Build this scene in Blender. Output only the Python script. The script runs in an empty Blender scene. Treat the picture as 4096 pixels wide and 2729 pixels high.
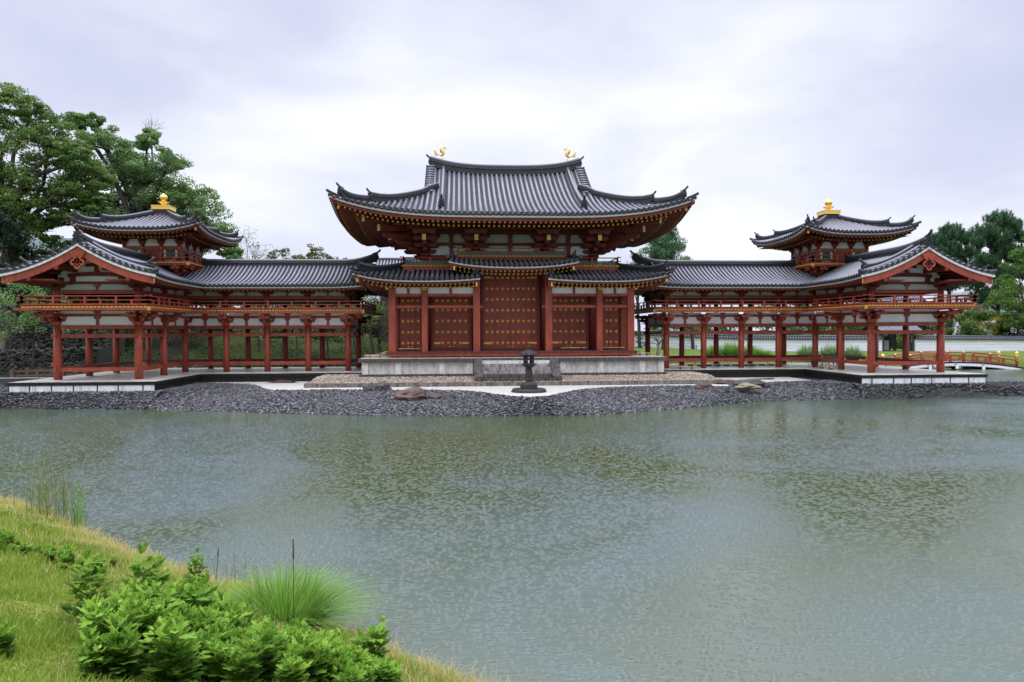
import bpy, math, random
import numpy as np
from mathutils import Vector, Matrix
random.seed(7); rng = np.random.default_rng(7)
S = bpy.context.scene
COL = S.collection
R = math.radians

# ------------------------------------------------------------------ camera
cam = bpy.data.cameras.new('camera'); camo = bpy.data.objects.new('camera', cam); COL.objects.link(camo)
YAW, PIT, ROLL = .0705, -.0135, -.0044
CAM = Vector((-3.107, -43.317, 2.446))
fw = Vector((math.sin(YAW)*math.cos(PIT), math.cos(YAW)*math.cos(PIT), math.sin(PIT)))
rt = Vector((math.cos(YAW), -math.sin(YAW), 0)); up = rt.cross(fw)
rt2 = rt*math.cos(ROLL) + up*math.sin(ROLL); up2 = up*math.cos(ROLL) - rt*math.sin(ROLL)
m = Matrix((rt2, up2, -fw)).transposed().to_4x4(); m.translation = CAM
camo.matrix_world = m
cam.sensor_width = 36; cam.lens = 2950/4096*36; cam.clip_end = 3000; cam.clip_start = .1
S.camera = camo
S.render.resolution_x, S.render.resolution_y = 1024, 682
S.view_settings.view_transform = 'Standard'; S.view_settings.look = 'None'
S.view_settings.exposure = 0.5; S.view_settings.gamma = 1

# ------------------------------------------------------------------ node helpers
def mat(name, color=(.5, .5, .5), rough=.6, metal=0., spec=.5):
    m = bpy.data.materials.new(name); m.use_nodes = True
    b = m.node_tree.nodes['Principled BSDF']
    b.inputs['Base Color'].default_value = (*color, 1); b.inputs['Roughness'].default_value = rough
    b.inputs['Metallic'].default_value = metal; b.inputs['Specular IOR Level'].default_value = spec
    return m
class NT:
    def __init__(s, m): s.t = m.node_tree; s.b = m.node_tree.nodes.get('Principled BSDF')
    def n(s, ty, **k):
        nd = s.t.nodes.new(ty)
        for a, v in k.items():
            if a.startswith('i_'):
                key = a[2:].replace('_', ' ')
                nd.inputs[int(key) if key.isdigit() else key].default_value = v
            else: setattr(nd, a, v)
        return nd
    def l(s, a, b): s.t.links.new(a, b)
    def coord(s, scale=(1, 1, 1), src='Object'):
        tc = s.n('ShaderNodeTexCoord'); mp = s.n('ShaderNodeMapping'); mp.inputs['Scale'].default_value = scale
        s.l(tc.outputs[src], mp.inputs['Vector']); return mp.outputs[0]
    def noise(s, vec, sc, det=4, rough=.6, dist=0):
        nd = s.n('ShaderNodeTexNoise'); nd.inputs['Scale'].default_value = sc; nd.inputs['Detail'].default_value = det
        nd.inputs['Roughness'].default_value = rough; nd.inputs['Distortion'].default_value = dist
        s.l(vec, nd.inputs['Vector']); return nd.outputs['Fac']
    def ramp(s, fac, stops):
        r = s.n('ShaderNodeValToRGB'); e = r.color_ramp.elements
        while len(e) < len(stops): e.new(.5)
        for i, (p, c) in enumerate(stops):
            e[i].position = p; e[i].color = (*c, 1) if len(c) == 3 else c
        s.l(fac, r.inputs[0]); return r.outputs[0]
    def mix(s, fac, a, b, ty='MIX'):
        x = s.n('ShaderNodeMix', data_type='RGBA', blend_type=ty)
        if isinstance(fac, (int, float)): x.inputs[0].default_value = fac
        else: s.l(fac, x.inputs[0])
        for v, i in ((a, 6), (b, 7)):
            if isinstance(v, tuple): x.inputs[i].default_value = (*v, 1)
            else: s.l(v, x.inputs[i])
        return x.outputs[2]
    def math(s, op, a, b=0.):
        x = s.n('ShaderNodeMath', operation=op)
        for v, i in ((a, 0), (b, 1)):
            if isinstance(v, (int, float)): x.inputs[i].default_value = v
            else: s.l(v, x.inputs[i])
        return x.outputs[0]
    def bump(s, h, strength=.5, dist=.02):
        x = s.n('ShaderNodeBump'); x.inputs['Strength'].default_value = strength; x.inputs['Distance'].default_value = dist
        s.l(h, x.inputs['Height']); s.l(x.outputs[0], s.b.inputs['Normal']); return x

# ------------------------------------------------------------------ world and sun (rainy overcast)
W = bpy.data.worlds.new('World'); S.world = W; W.use_nodes = True
nt = NT(W); T_ = W.node_tree; bg = T_.nodes['Background']; bg.inputs['Strength'].default_value = .1
sky = nt.n('ShaderNodeTexSky', sky_type='NISHITA', sun_disc=False)
sky.sun_elevation = R(58); sky.sun_rotation = R(200)
tc = nt.n('ShaderNodeTexCoord'); mp = nt.n('ShaderNodeMapping'); mp.inputs['Scale'].default_value = (1, 1, 2.6)
nt.l(tc.outputs['Generated'], mp.inputs[0])
cn = nt.noise(mp.outputs[0], 2.3, 6, .52, .4)
cn2 = nt.noise(mp.outputs[0], 1.1, 3, .5, .2)
cc = nt.math('ADD', nt.math('MULTIPLY', cn, .55), nt.math('MULTIPLY', cn2, .45))
cloud = nt.ramp(cc, [(.36, (4.65, 4.85, 6.35)), (.46, (5.2, 5.4, 6.75)), (.55, (6.3, 6.5, 7.4)), (.64, (7.6, 7.75, 8.2))])
sx_ = nt.n('ShaderNodeSeparateXYZ'); nt.l(tc.outputs['Generated'], sx_.inputs[0])
zr = nt.n('ShaderNodeMapRange'); nt.l(sx_.outputs[2], zr.inputs[0])
for i, v in ((1, .42), (2, 1.), (3, 1.), (4, 5.6)): zr.inputs[i].default_value = v
vm = nt.n('ShaderNodeVectorMath', operation='SCALE'); nt.l(cloud, vm.inputs[0]); nt.l(zr.outputs[0], vm.inputs['Scale'])
nt.l(nt.mix(.94, sky.outputs[0], vm.outputs[0]), bg.inputs[0])
sl = bpy.data.lights.new('sun', 'SUN'); sl.energy = .6; sl.angle = R(40); sl.color = (1, .97, .93)
so = bpy.data.objects.new('sun', sl); COL.objects.link(so)
so.rotation_euler = Vector((.2, .38, -1)).to_track_quat('-Z', 'Y').to_euler(); so.location = (0, -20, 60)

# ------------------------------------------------------------------ mesh builder
class MB:
    def __init__(s): s.v = []; s.f = []; s.m = []; s.uv = {}; s.sm = set()
    def face(s, idx, m=0, uv=None, smooth=False):
        if uv: s.uv[len(s.f)] = uv
        if smooth: s.sm.add(len(s.f))
        s.f.append(tuple(idx)); s.m.append(m)
    def hexa(s, P, m=0):
        o = len(s.v); s.v += [tuple(p) for p in P]
        for q in ((0, 3, 2, 1), (4, 5, 6, 7), (0, 1, 5, 4), (1, 2, 6, 5), (2, 3, 7, 6), (3, 0, 4, 7)): s.face([o+i for i in q], m)
    def box(s, x0, x1, y0, y1, z0, z1, m=0):
        if x0 > x1: x0, x1 = x1, x0
        if y0 > y1: y0, y1 = y1, y0
        s.hexa([(x0, y0, z0), (x1, y0, z0), (x1, y1, z0), (x0, y1, z0), (x0, y0, z1), (x1, y0, z1), (x1, y1, z1), (x0, y1, z1)], m)
    def beam(s, p, q, w, h, m=0, upv=(0, 0, 1)):      # p,q = axis centre line
        p = Vector(p); q = Vector(q); d = (q-p).normalized(); sd = d.cross(Vector(upv)).normalized(); u = sd.cross(d)
        a = sd*w/2; b = u*h/2
        s.hexa([p-a-b, p+a-b, q+a-b, q-a-b, p-a+b, p+a+b, q+a+b, q-a+b], m)
    def tube(s, pts, rad, n=8, m=0, caps=True, smooth=True, squash=1.):
        pts = [Vector(p) for p in pts]
        if isinstance(rad, (int, float)): rad = [rad]*len(pts)
        o = len(s.v); prev = None
        for i, p in enumerate(pts):
            d = (pts[min(i+1, len(pts)-1)]-pts[max(i-1, 0)])
            d = d.normalized() if d.length > 1e-9 else Vector((0, 0, 1))
            if prev is None:
                a = d.cross(Vector((0, 0, 1)) if abs(d.z) < .9 else Vector((0, 1, 0))).normalized()
            else: a = (prev - d*prev.dot(d)).normalized()
            prev = a; b = d.cross(a)
            for k in range(n):
                t = 2*math.pi*k/n; s.v.append(tuple(p + a*math.cos(t)*rad[i] + b*math.sin(t)*rad[i]*squash))
        for i in range(len(pts)-1):
            for k in range(n):
                k2 = (k+1) % n; s.face((o+i*n+k, o+i*n+k2, o+(i+1)*n+k2, o+(i+1)*n+k), m, smooth=smooth)
        if caps:
            s.face([o+k for k in range(n)][::-1], m); s.face([o+(len(pts)-1)*n+k for k in range(n)], m)
    def lathe(s, c, prof, n=24, m=0, smooth=True, rot=0):  # prof = [(r,z)]
        o = len(s.v)
        for r, z in prof:
            for k in range(n):
                t = 2*math.pi*k/n+rot; s.v.append((c[0]+r*math.cos(t), c[1]+r*math.sin(t), c[2]+z))
        for i in range(len(prof)-1):
            for k in range(n):
                k2 = (k+1) % n; s.face((o+i*n+k, o+i*n+k2, o+(i+1)*n+k2, o+(i+1)*n+k), m, smooth=smooth)
        s.face([o+k for k in range(n)][::-1], m); s.face([o+(len(prof)-1)*n+k for k in range(n)], m)
    def prism(s, poly, o3, u, v, w, m=0):             # 2-D polygon extruded by w
        o3 = Vector(o3); u = Vector(u); v = Vector(v); w = Vector(w); o = len(s.v); n = len(poly)
        for a, b in poly: s.v.append(tuple(o3+u*a+v*b))
        for a, b in poly: s.v.append(tuple(o3+u*a+v*b+w))
        s.face([o+i for i in range(n)][::-1], m); s.face([o+n+i for i in range(n)], m)
        for i in range(n):
            j = (i+1) % n; s.face((o+i, o+j, o+n+j, o+n+i), m)
    def loft(s, rings, m=0, caps=True, smooth=False):
        o = len(s.v); n = len(rings[0])
        for r in rings: s.v += [tuple(p) for p in r]
        for i in range(len(rings)-1):
            for k in range(n):
                k2 = (k+1) % n; s.face((o+i*n+k, o+i*n+k2, o+(i+1)*n+k2, o+(i+1)*n+k), m, smooth=smooth)
        if caps:
            s.face([o+k for k in range(n)][::-1], m); s.face([o+(len(rings)-1)*n+k for k in range(n)], m)
    def sweep(s, pts, prof, m=0, side=None, smooth=False):  # prof [(side, up)] ; up is world z
        rings = []; pts = [Vector(p) for p in pts]
        for i, p in enumerate(pts):
            d = pts[min(i+1, len(pts)-1)]-pts[max(i-1, 0)]; d.z = 0
            sd = Vector(side) if side is not None else Vector((d.y, -d.x, 0)).normalized()
            rings.append([p + sd*a + Vector((0, 0, b)) for a, b in prof])
        s.loft(rings, m, smooth=smooth)
    def build(s, name, mats, parent=None, sx=1, xf=None, loc=None):
        v = s.v
        if xf is not None: v = [tuple(xf @ Vector(p)) for p in v]
        if sx < 0: v = [(-x, y, z) for x, y, z in v]
        f = s.f if sx > 0 else [q[::-1] for q in s.f]
        me = bpy.data.meshes.new(name); me.from_pydata(v, [], f)
        for mt in (mats if isinstance(mats, (list, tuple)) else [mats]): me.materials.append(mt)
        me.polygons.foreach_set('material_index', s.m)
        sm = [False]*len(f)
        for i in s.sm: sm[i] = True
        me.polygons.foreach_set('use_smooth', sm)
        if s.uv:
            ul = me.uv_layers.new(name='UVMap').data
            for i, p in enumerate(me.polygons):
                u = s.uv.get(i)
                if u:
                    if sx < 0: u = u[::-1]
                    for k, li in enumerate(p.loop_indices): ul[li].uv = u[k]
        me.update()
        return link(name, me, parent, loc)
def link(name, me, parent=None, loc=None):
    o = bpy.data.objects.new(name, me); COL.objects.link(o)
    L = Vector(loc) if loc else Vector((0, 0, 0))
    if parent is not None:
        o.parent = parent; L = L - world_loc(parent)
    o.location = L
    return o
def world_loc(o):
    L = Vector(o.location)
    while o.parent: o = o.parent; L += Vector(o.location)
    return L
def tag(o, label=None, cat=None, group=None, kind=None):
    for k, v in (('label', label), ('category', cat), ('group', group), ('kind', kind)):
        if v: o[k] = v
    return o
def thing(name, loc, label, cat, group=None, rz=0):
    o = bpy.data.objects.new(name, None); o.empty_display_size = .3; COL.objects.link(o); o.location = loc; o.rotation_euler = (0, 0, rz)
    return tag(o, label, cat, group)
def npmesh(name, V, F, mats, parent=None, tone=None, smooth=False, loc=None, nper=None):
    """V (n,3) float, F (k,m) int faces of equal size; tone = per-vertex value"""
    me = bpy.data.meshes.new(name); k, mm = F.shape
    me.vertices.add(len(V)); me.vertices.foreach_set('co', V.astype(np.float32).ravel())
    me.loops.add(k*mm); me.loops.foreach_set('vertex_index', F.astype(np.int32).ravel())
    me.polygons.add(k); me.polygons.foreach_set('loop_start', np.arange(0, k*mm, mm, dtype=np.int32))
    me.polygons.foreach_set('loop_total', np.full(k, mm, dtype=np.int32))
    if smooth: me.polygons.foreach_set('use_smooth', np.ones(k, dtype=bool))
    for mt in (mats if isinstance(mats, (list, tuple)) else [mats]): me.materials.append(mt)
    if tone is not None:
        a = me.attributes.new('tone', 'FLOAT', 'POINT'); a.data.foreach_set('value', tone.astype(np.float32))
    me.update(); me.validate()
    return link(name, me, parent, loc)

# ------------------------------------------------------------------ materials
def wood_mat(name, c0, c1, rough=.55, streak=.35):
    m = mat(name, c0, rough); n = NT(m)
    a = n.noise(n.coord((2.2, 2.2, .35)), 3, 5); b = n.noise(n.coord((14, 14, 1.2)), 2, 4)
    col = n.ramp(a, [(.3, c1), (.62, c0)])
    dirt = n.ramp(n.noise(n.coord((.8, .8, .5)), 1.6, 6, .7), [(.46, (1, 1, 1)), (.66, (.62, .55, .55))])
    col = n.mix(streak, col, n.mix(1., col, dirt, 'MULTIPLY'))
    fine = n.ramp(b, [(.35, (.8, .8, .8)), (.6, (1, 1, 1))])
    n.l(n.mix(.8, col, fine, 'MULTIPLY'), n.b.inputs['Base Color']); n.bump(b, .25, .01)
    return m
M = {}
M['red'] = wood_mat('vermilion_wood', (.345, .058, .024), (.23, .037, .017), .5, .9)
M['red2'] = wood_mat('vermilion_wood_shaded', (.17, .020, .012), (.12, .014, .009), .6, .6)  # darker copy of the red; shade under the eaves put into its colour
M['door'] = wood_mat('door_wood', (.30, .040, .017), (.20, .026, .012), .5, .7)
M['deckwood'] = wood_mat('deck_wood', (.09, .05, .04), (.05, .03, .026), .35)
M['brownwood'] = wood_mat('brown_wood', (.12, .075, .05), (.07, .045, .03), .6)
M['darkwood'] = wood_mat('dark_wood', (.03, .026, .024), (.02, .018, .017), .6)
def plaster(name, c, stain=0., sc=1.2):
    m = mat(name, c, .8); n = NT(m)
    a = n.noise(n.coord((1, 1, .5)), sc, 5, .65)
    col = n.ramp(a, [(.3, tuple(x*.88 for x in c)), (.6, c)])
    if stain:
        b = n.noise(n.coord((5, 5, .5)), 1.4, 5, .7)
        col = n.mix(n.ramp(b, [(.5, (0, 0, 0)), (.68, (stain,)*3)]), col, (.05, .045, .038))
    n.l(col, n.b.inputs['Base Color']); return m
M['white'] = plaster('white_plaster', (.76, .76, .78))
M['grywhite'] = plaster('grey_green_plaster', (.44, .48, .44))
M['base_white'] = plaster('stained_white_plaster', (.66, .67, .67), .6)
def _grime():                                    # waterline grime along the foot of the skirt, ragged with noise
    n = NT(M['base_white']); l = n.b.inputs['Base Color'].links[0].from_socket
    tcn = n.n('ShaderNodeTexCoord'); sp = n.n('ShaderNodeSeparateXYZ'); n.l(tcn.outputs['Object'], sp.inputs[0])
    f = n.math('ADD', sp.outputs[2], n.math('MULTIPLY', n.noise(n.coord((1.6, 1.6, .4)), 1.5, 5, .7), .34))
    n.l(n.mix(n.ramp(n.math('ADD', f, .9), [(.54, (1, 1, 1)), (.64, (0, 0, 0))]), l, (.17, .165, .15)), n.b.inputs['Base Color'])
_grime()
M['gold_paint'] = mat('gold_cap', (.66, .42, .07), .45, .2)
M['ochre'] = mat('ochre_cap', (.52, .30, .035), .55, .05)
M['gold'] = mat('gilt_metal', (.86, .56, .13), .3, .75)
def goldplate():
    m = mat('pierced_gold_plate', (.7, .5, .1), .4, .3); n = NT(m)
    v = n.n('ShaderNodeTexVoronoi', feature='DISTANCE_TO_EDGE'); v.inputs['Scale'].default_value = 14; n.l(n.coord(), v.inputs['Vector'])
    n.l(n.ramp(v.outputs['Distance'], [(.04, (.12, .08, .02)), (.11, (.74, .55, .14))]), n.b.inputs['Base Color']); return m
M['goldplate'] = goldplate()
M['green'] = mat('green_lattice', (.012, .15, .085), .6)
M['fascia'] = plaster('pale_eave_board', (.66, .66, .64), .2, 3)
def tile_rib():
    m = mat('roof_rib_tile', (.10, .105, .12), .33); n = NT(m)
    a = n.noise(n.coord(), 1.6, 4)
    tu = n.n('ShaderNodeTexCoord'); mu = n.n('ShaderNodeMapping'); mu.inputs['Scale'].default_value = (7., .25, 1); n.l(tu.outputs['UV'], mu.inputs[0]); g = n.noise(mu.outputs[0], 1., 3)
    tcn = n.n('ShaderNodeTexCoord'); sp = n.n('ShaderNodeSeparateXYZ'); n.l(tcn.outputs['UV'], sp.inputs[0])
    w = n.math('FRACT', n.math('MULTIPLY', sp.outputs[1], 2.9))
    joint = n.ramp(w, [(.0, (.35, .35, .35)), (.07, (1, 1, 1))])
    col = n.mix(n.ramp(g, [(.35, (0, 0, 0)), (.65, (1, 1, 1))]), n.ramp(a, [(.3, (.075, .077, .095)), (.7, (.125, .128, .155))]), (.15, .15, .175))
    n.l(n.mix(.22, col, joint, 'MULTIPLY'), n.b.inputs['Base Color'])
    n.l(n.ramp(g, [(.3, (.24,)*3), (.7, (.36,)*3)]), n.b.inputs['Roughness']); return m
def tile_pan():
    m = mat('roof_pan_tile', (.03, .031, .035), .65, 0, .3); n = NT(m)
    tcn = n.n('ShaderNodeTexCoord'); sp = n.n('ShaderNodeSeparateXYZ'); n.l(tcn.outputs['UV'], sp.inputs[0])
    w = n.math('FRACT', n.math('MULTIPLY', sp.outputs[1], 8.))
    col = n.ramp(w, [(0, (.004, .004, .005)), (.35, (.012, .012, .014)), (1, (.032, .032, .038))])
    n.l(col, n.b.inputs['Base Color']); n.bump(w, .9, .05); return m
M['rib'] = tile_rib(); M['pan'] = tile_pan()
def ridge_mat():
    m = mat('ridge_tile', (.035, .036, .04), .55, 0, .3); n = NT(m)
    w = n.n('ShaderNodeTexWave', wave_type='BANDS', bands_direction='Z'); w.inputs['Scale'].default_value = 6.5; w.inputs['Distortion'].default_value = .3
    n.l(n.coord(), w.inputs['Vector'])
    n.l(n.ramp(w.outputs['Fac'], [(.1, (.008, .008, .009)), (.6, (.034, .035, .039))]), n.b.inputs['Base Color']); n.bump(w.outputs['Fac'], .5, .02); return m
M['ridge'] = ridge_mat()
M['onigawara'] = mat('dark_glazed_clay', (.028, .029, .034), .45, 0, .35)
def stone(name, c, dark, amt=.5, sc=2., seam=None, vstreak=True):
    m = mat(name, c, .7); n = NT(m)
    a = n.noise(n.coord(), sc*3, 6, .7)
    col = n.ramp(a, [(.3, tuple(x*.72 for x in c)), (.68, tuple(x*1.12 for x in c))])
    b = n.noise(n.coord((3, 3, .6) if vstreak else (1, 1, 1)), sc*.8, 6, .72)
    col = n.mix(n.ramp(b, [(.5-.12*amt, (0, 0, 0)), (.62, (amt,)*3)]), col, dark)
    n.l(col, n.b.inputs['Base Color']); n.bump(a, .4, .01); n.b.inputs['Specular IOR Level'].default_value = .22 if max(c) < .25 else .4; return m
M['kidan'] = stone('pale_tuff_stone', (.60, .59, .54), (.06, .048, .042), .35)
M['kidan_dark'] = stone('weathered_dark_stone', (.12, .10, .09), (.022, .018, .016), .9, 2.5)
M['step'] = stone('stained_step_stone', (.36, .34, .32), (.04, .034, .03), .85, 2.6)
M['slab_top'] = stone('pale_concrete_floor', (.55, .53, .46), (.25, .24, .22), .4, .6, vstreak=False)
M['slab_top'].node_tree.nodes['Principled BSDF'].inputs['Roughness'].default_value = .35
M['slab_edge'] = stone('mossy_black_stone', (.018, .018, .015), (.008, .01, .007), .8, 2)
M['curb'] = stone('curb_stone', (.22, .195, .165), (.05, .04, .035), .8, 2.5)
M['lantern'] = stone('old_bronze_stone', (.05, .044, .042), (.016, .013, .013), .7, 4)
M['bamboo'] = mat('bamboo_pole', (.62, .42, .18), .4)
M['black'] = mat('black_fitting', (.012, .012, .012), .5)
M['steel'] = mat('grey_steel', (.35, .35, .36), .4, .7)
M['bark'] = wood_mat('bark', (.055, .045, .036), (.025, .02, .017), .85)
M['palebark'] = wood_mat('lichen_bark', (.22, .23, .17), (.09, .09, .07), .85)

def leafmat(name, dark, mid, light, trans=.25, rough=.55):
    m = mat(name, mid, rough); n = NT(m)
    at = n.n('ShaderNodeAttribute', attribute_name='tone')
    col = n.ramp(at.outputs['Fac'], [(0., dark), (.55, mid), (1., light)])
    n.l(col, n.b.inputs['Base Color']); n.b.inputs['Specular IOR Level'].default_value = .14
    tr = n.n('ShaderNodeBsdfTranslucent'); n.l(col, tr.inputs[0])
    mx = n.n('ShaderNodeMixShader'); mx.inputs[0].default_value = trans
    out = n.t.nodes['Material Output']; n.l(n.b.outputs[0], mx.inputs[1]); n.l(tr.outputs[0], mx.inputs[2]); n.l(mx.outputs[0], out.inputs[0])
    return m

# ------------------------------------------------------------------ roof parts
UPZ = Vector((0, 0, 1))
def ribs_list(a0, a1, sp):
    n = max(1, round((a1-a0)/sp)); return [a0+(i+.5)*(a1-a0)/n for i in range(n)]
def tile_face(mb, org, ex, ey, h, a0, a1, T, t0=lambda a: 0., sp=.3, rr=.085, brk=()):
    """mb slots: 0 rib, 1 pan.  position = org + ex*a + ey*t, z = h(a,t)"""
    org = Vector(org); ex = Vector(ex); ey = Vector(ey)
    def P(a, t, dz=0., da=0.):
        p = org + ex*(a+da) + ey*t; return (p.x, p.y, h(a, t)+dz)
    rl = ribs_list(a0, a1, sp)
    cuts = sorted([a0, a1]+list(rl)+list(brk))
    for i in range(len(cuts)-1):
        u0, u1 = cuts[i], cuts[i+1]
        if u1-u0 < 1e-4: continue
        c = [(u0+1e-4, 0), ((2*u0+u1)/3, -.05), ((u0+2*u1)/3, -.05), (u1-1e-4, 0)]
        n = 8; o = len(mb.v)
        for a, dz in c:
            s0, s1 = t0(a), T(a)
            for k in range(n+1):
                t = s0+(s1-s0)*k/n; mb.v.append(P(a, t, dz))
        for q in range(3):
            aa, ab = c[q][0], c[q+1][0]
            for k in range(n):
                i0 = o+q*(n+1)+k; i1 = o+(q+1)*(n+1)+k
                ta0 = t0(aa)+(T(aa)-t0(aa))*k/n; ta1 = t0(aa)+(T(aa)-t0(aa))*(k+1)/n
                tb0 = t0(ab)+(T(ab)-t0(ab))*k/n; tb1 = t0(ab)+(T(ab)-t0(ab))*(k+1)/n
                mb.face((i0, i1, i1+1, i0+1), 1, uv=[(aa, ta0), (ab, tb0), (ab, tb1), (aa, ta1)])
        # thick front edge of the pan tiles
        if t0(.5*(u0+u1)) < .01:
            o = len(mb.v)
            for a, dz in c: mb.v.append(P(a, 0, dz)); mb.v.append(P(a, 0, dz-.07)); 
            for q in range(3): mb.face((o+2*q, o+2*q+1, o+2*q+3, o+2*q+2), 1)
    for a in rl:
        s0, s1 = t0(a), T(a)
        if s1-s0 < .08: continue
        n = max(2, int((s1-s0)/.45)); o = len(mb.v); K = 6
        for k in range(n+1):
            t = s0+(s1-s0)*k/n
            if k == 0 and s0 < .01: t -= .05
            for j in range(K+1):
                g = math.pi*j/K; mb.v.append(P(a, t, rr*math.sin(g)*1.05-.005, rr*math.cos(g)))
        for k in range(n):
            for j in range(K):
                i0 = o+k*(K+1)+j; i1 = i0+K+1
                ta = s0+(s1-s0)*k/n; tb = s0+(s1-s0)*(k+1)/n
                mb.face((i0, i1, i1+1, i0+1), 0, uv=[(a, ta), (a, tb), (a, tb), (a, ta)], smooth=True)
        if s0 < .01:                                   # round end tile
            c0 = Vector(P(a, -.05)); c1 = c0 - ey*.035
            c0.z += .01; c1.z += .01
            mb.tube([c0, c1], rr*1.16, 12, 2, smooth=False)
            mb.tube([c1, c1-ey*.008], rr*.8, 12, 2, smooth=False)
def eave(E, ey, R_, parts, inset=(.05, .15), board=.11, redh=.18, rows=((.28, -.33, .10, 1.2),), spr=.28, slope=.0, round_rows=()):
    """E = polyline of eave points (z = tile level) ; parts = dict of MBs: fascia, red, caps"""
    ey = Vector(ey); E = [Vector(p) for p in E]
    def off(d, dz): return [p+ey*d+UPZ*dz for p in E]
    parts['fascia'].sweep([p for p in off(inset[0], 0)], [(0, -.06-board), (-.001, -.06), (.1, -.06), (.1, -.06-board)], 0, side=ey)
    parts['red'].sweep([p for p in off(inset[1], 0)], [(0, -.06-board-redh), (0, -.06-board+.003), (.1, -.06-board+.003), (.1, -.06-board-redh)], 0, side=ey)
    # lengths along the edge
    L = [0.]
    for i in range(1, len(E)): L.append(L[-1]+(E[i]-E[i-1]).length)
    def at(s):
        for i in range(1, len(E)):
            if s <= L[i]: return E[i-1].lerp(E[i], (s-L[i-1])/(L[i]-L[i-1]))
        return E[-1]
    for ri, (d, dz, w, ln) in enumerate(rows):
        s0 = R_[0]+d*R_[2]; s1 = L[-1]-(R_[1]+d*R_[3]); n = max(1, round((s1-s0)/spr))
        for k in range(n+1):
            s = s0+(s1-s0)*k/n; p = at(s)+ey*d+UPZ*dz
            q = p+ey*ln+UPZ*slope*ln
            if ri in round_rows:
                parts['raf'].tube([p, q], w*.55, 6, 0, smooth=False); parts['caps'].tube([p-ey*.015, p-ey*.001], w*.50, 10, 0, smooth=False)
            else:
                parts['raf'].beam(p, q, w, w, 0); parts['caps'].beam(p-ey*.015, p-ey*.001, w*.97, w*.97, 0)
def ridge_line(mb, pts, w=.22, h=.3, cap=.09, upturn=0., orn=None, ornscale=1.):
    """layered ridge with round cover tile; orn in ('end','start','both')"""
    pts = [Vector(p) for p in pts]
    prof = [(-w/2, -.15), (-w/2, h*.45), (-w/2-.03, h*.47), (-w/2-.03, h*.53), (-w/2+.01, h*.56), (-w*.42, h), (w*.42, h), (w/2-.01, h*.56), (w/2+.03, h*.53), (w/2+.03, h*.47), (w/2, h*.45), (w/2, -.15)]
    mb.sweep(pts, prof, 0)
    mb.tube([p+UPZ*(h+cap*.25) for p in pts], cap, 8, 1)
def ornament(mb, p, d, s=1.):
    """demon-face end tile: scalloped plate, horns, jaw, and an upturned round tile"""
    p = Vector(p); d = Vector(d); d.z = 0; d.normalize(); u = Vector((d.y, -d.x, 0))
    poly = [(-.2, -.22), (-.28, -.1), (-.2, -.02), (-.26, .12), (-.17, .2), (-.2, .38), (-.1, .33), (0, .42), (.1, .33), (.2, .38), (.17, .2), (.26, .12), (.2, -.02), (.28, -.1), (.2, -.22), (.08, -.16), (0, -.24), (-.08, -.16)]
    mb.prism([(a*s, b*s) for a, b in poly], p-d*.05*s, u, UPZ, d*.13*s, 0)
    for a, b, r in ((-.09, .12, .055), (.09, .12, .055), (0, .02, .07), (-.13, -.06, .05), (.13, -.06, .05), (0, .26, .05)):
        mb.tube([p+u*a*s+UPZ*b*s+d*.04*s, p+u*a*s+UPZ*b*s+d*.15*s, p+u*a*s+UPZ*b*s+d*.18*s], [r*s, r*s*.8, r*s*.3], 7, 0)
    mb.tube([p-d*.35*s+UPZ*.30*s, p+UPZ*.40*s, p+d*.2*s+UPZ*.53*s, p+d*.32*s+UPZ*.68*s], [.085*s, .085*s, .085*s, .09*s], 9, 0)
def arm(mb, c, d, L, h=.2, w=.16, m=0):
    """boat-shaped bracket arm along d centred on c (c = bottom centre)"""
    d = Vector(d).normalized(); sd = d.cross(UPZ)
    a = L/2; poly = [(-a, h), (-a, h*.55), (-a+h*.35, h*.12), (-a+h*1., 0), (a-h*1., 0), (a-h*.35, h*.12), (a, h*.55), (a, h)]
    mb.prism(poly, Vector(c)-sd*w/2, d, UPZ, sd*w, m)
def block(mb, c, s=.24, h=.15, m=0):
    c = Vector(c); r0, r1 = s*.34, s*.5
    def ring(r, z): return [c+Vector((x*r, y*r, z)) for x, y in ((-1, -1), (1, -1), (1, 1), (-1, 1))]
    mb.loft([ring(r0, 0), ring(r1, h*.5), ring(r1, h)], m)
def bracket(mb, c, outs, along=(1, 0, 0), L=1.15, k=1.):
    """c = top of column; outs = directions that step outward"""
    c = Vector(c); al = Vector(along); block(mb, c, .5*k, .24*k)
    arm(mb, c+UPZ*.2*k, al, L*k, .2*k, .17*k)
    for s in (-1, 0, 1): block(mb, c+al*s*(L*.43*k)+UPZ*.4*k, .26*k, .16*k)
    for d, reach in outs:
        d = Vector(d).normalized()
        mid = c+d*reach*.25
        arm(mb, mid+UPZ*.2*k, d, (reach*.5+.5*k), .2*k, .17*k)
        block(mb, c+d*reach*.48+UPZ*.4*k, .26*k, .14*k)
        arm(mb, c+d*reach*.42+UPZ*.5*k, d, reach+.35, .2*k, .17*k)
        if abs(d.x) < .1 or abs(d.y) < .1: arm(mb, c+d*reach*.95+UPZ*.46*k, d.cross(UPZ), .75*k, .17*k, .15*k)
        block(mb, c+d*reach*.95+UPZ*.62*k, .25*k, .13*k)
def strut(mb, p, z1, w=.13):
    x, y, z0 = p
    mb.box(x-w/2, x+w/2, y-w/2, y+w/2, z0, z1-.14, 0)
    mb.loft([[Vector((x+a*r, y+b*.13, zz)) for a, b in ((-1, -1), (1, -1), (1, 1), (-1, 1))] for r, zz in ((w/2, z1-.14), (.15, z1-.1), (.17, z1))], 0)
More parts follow.
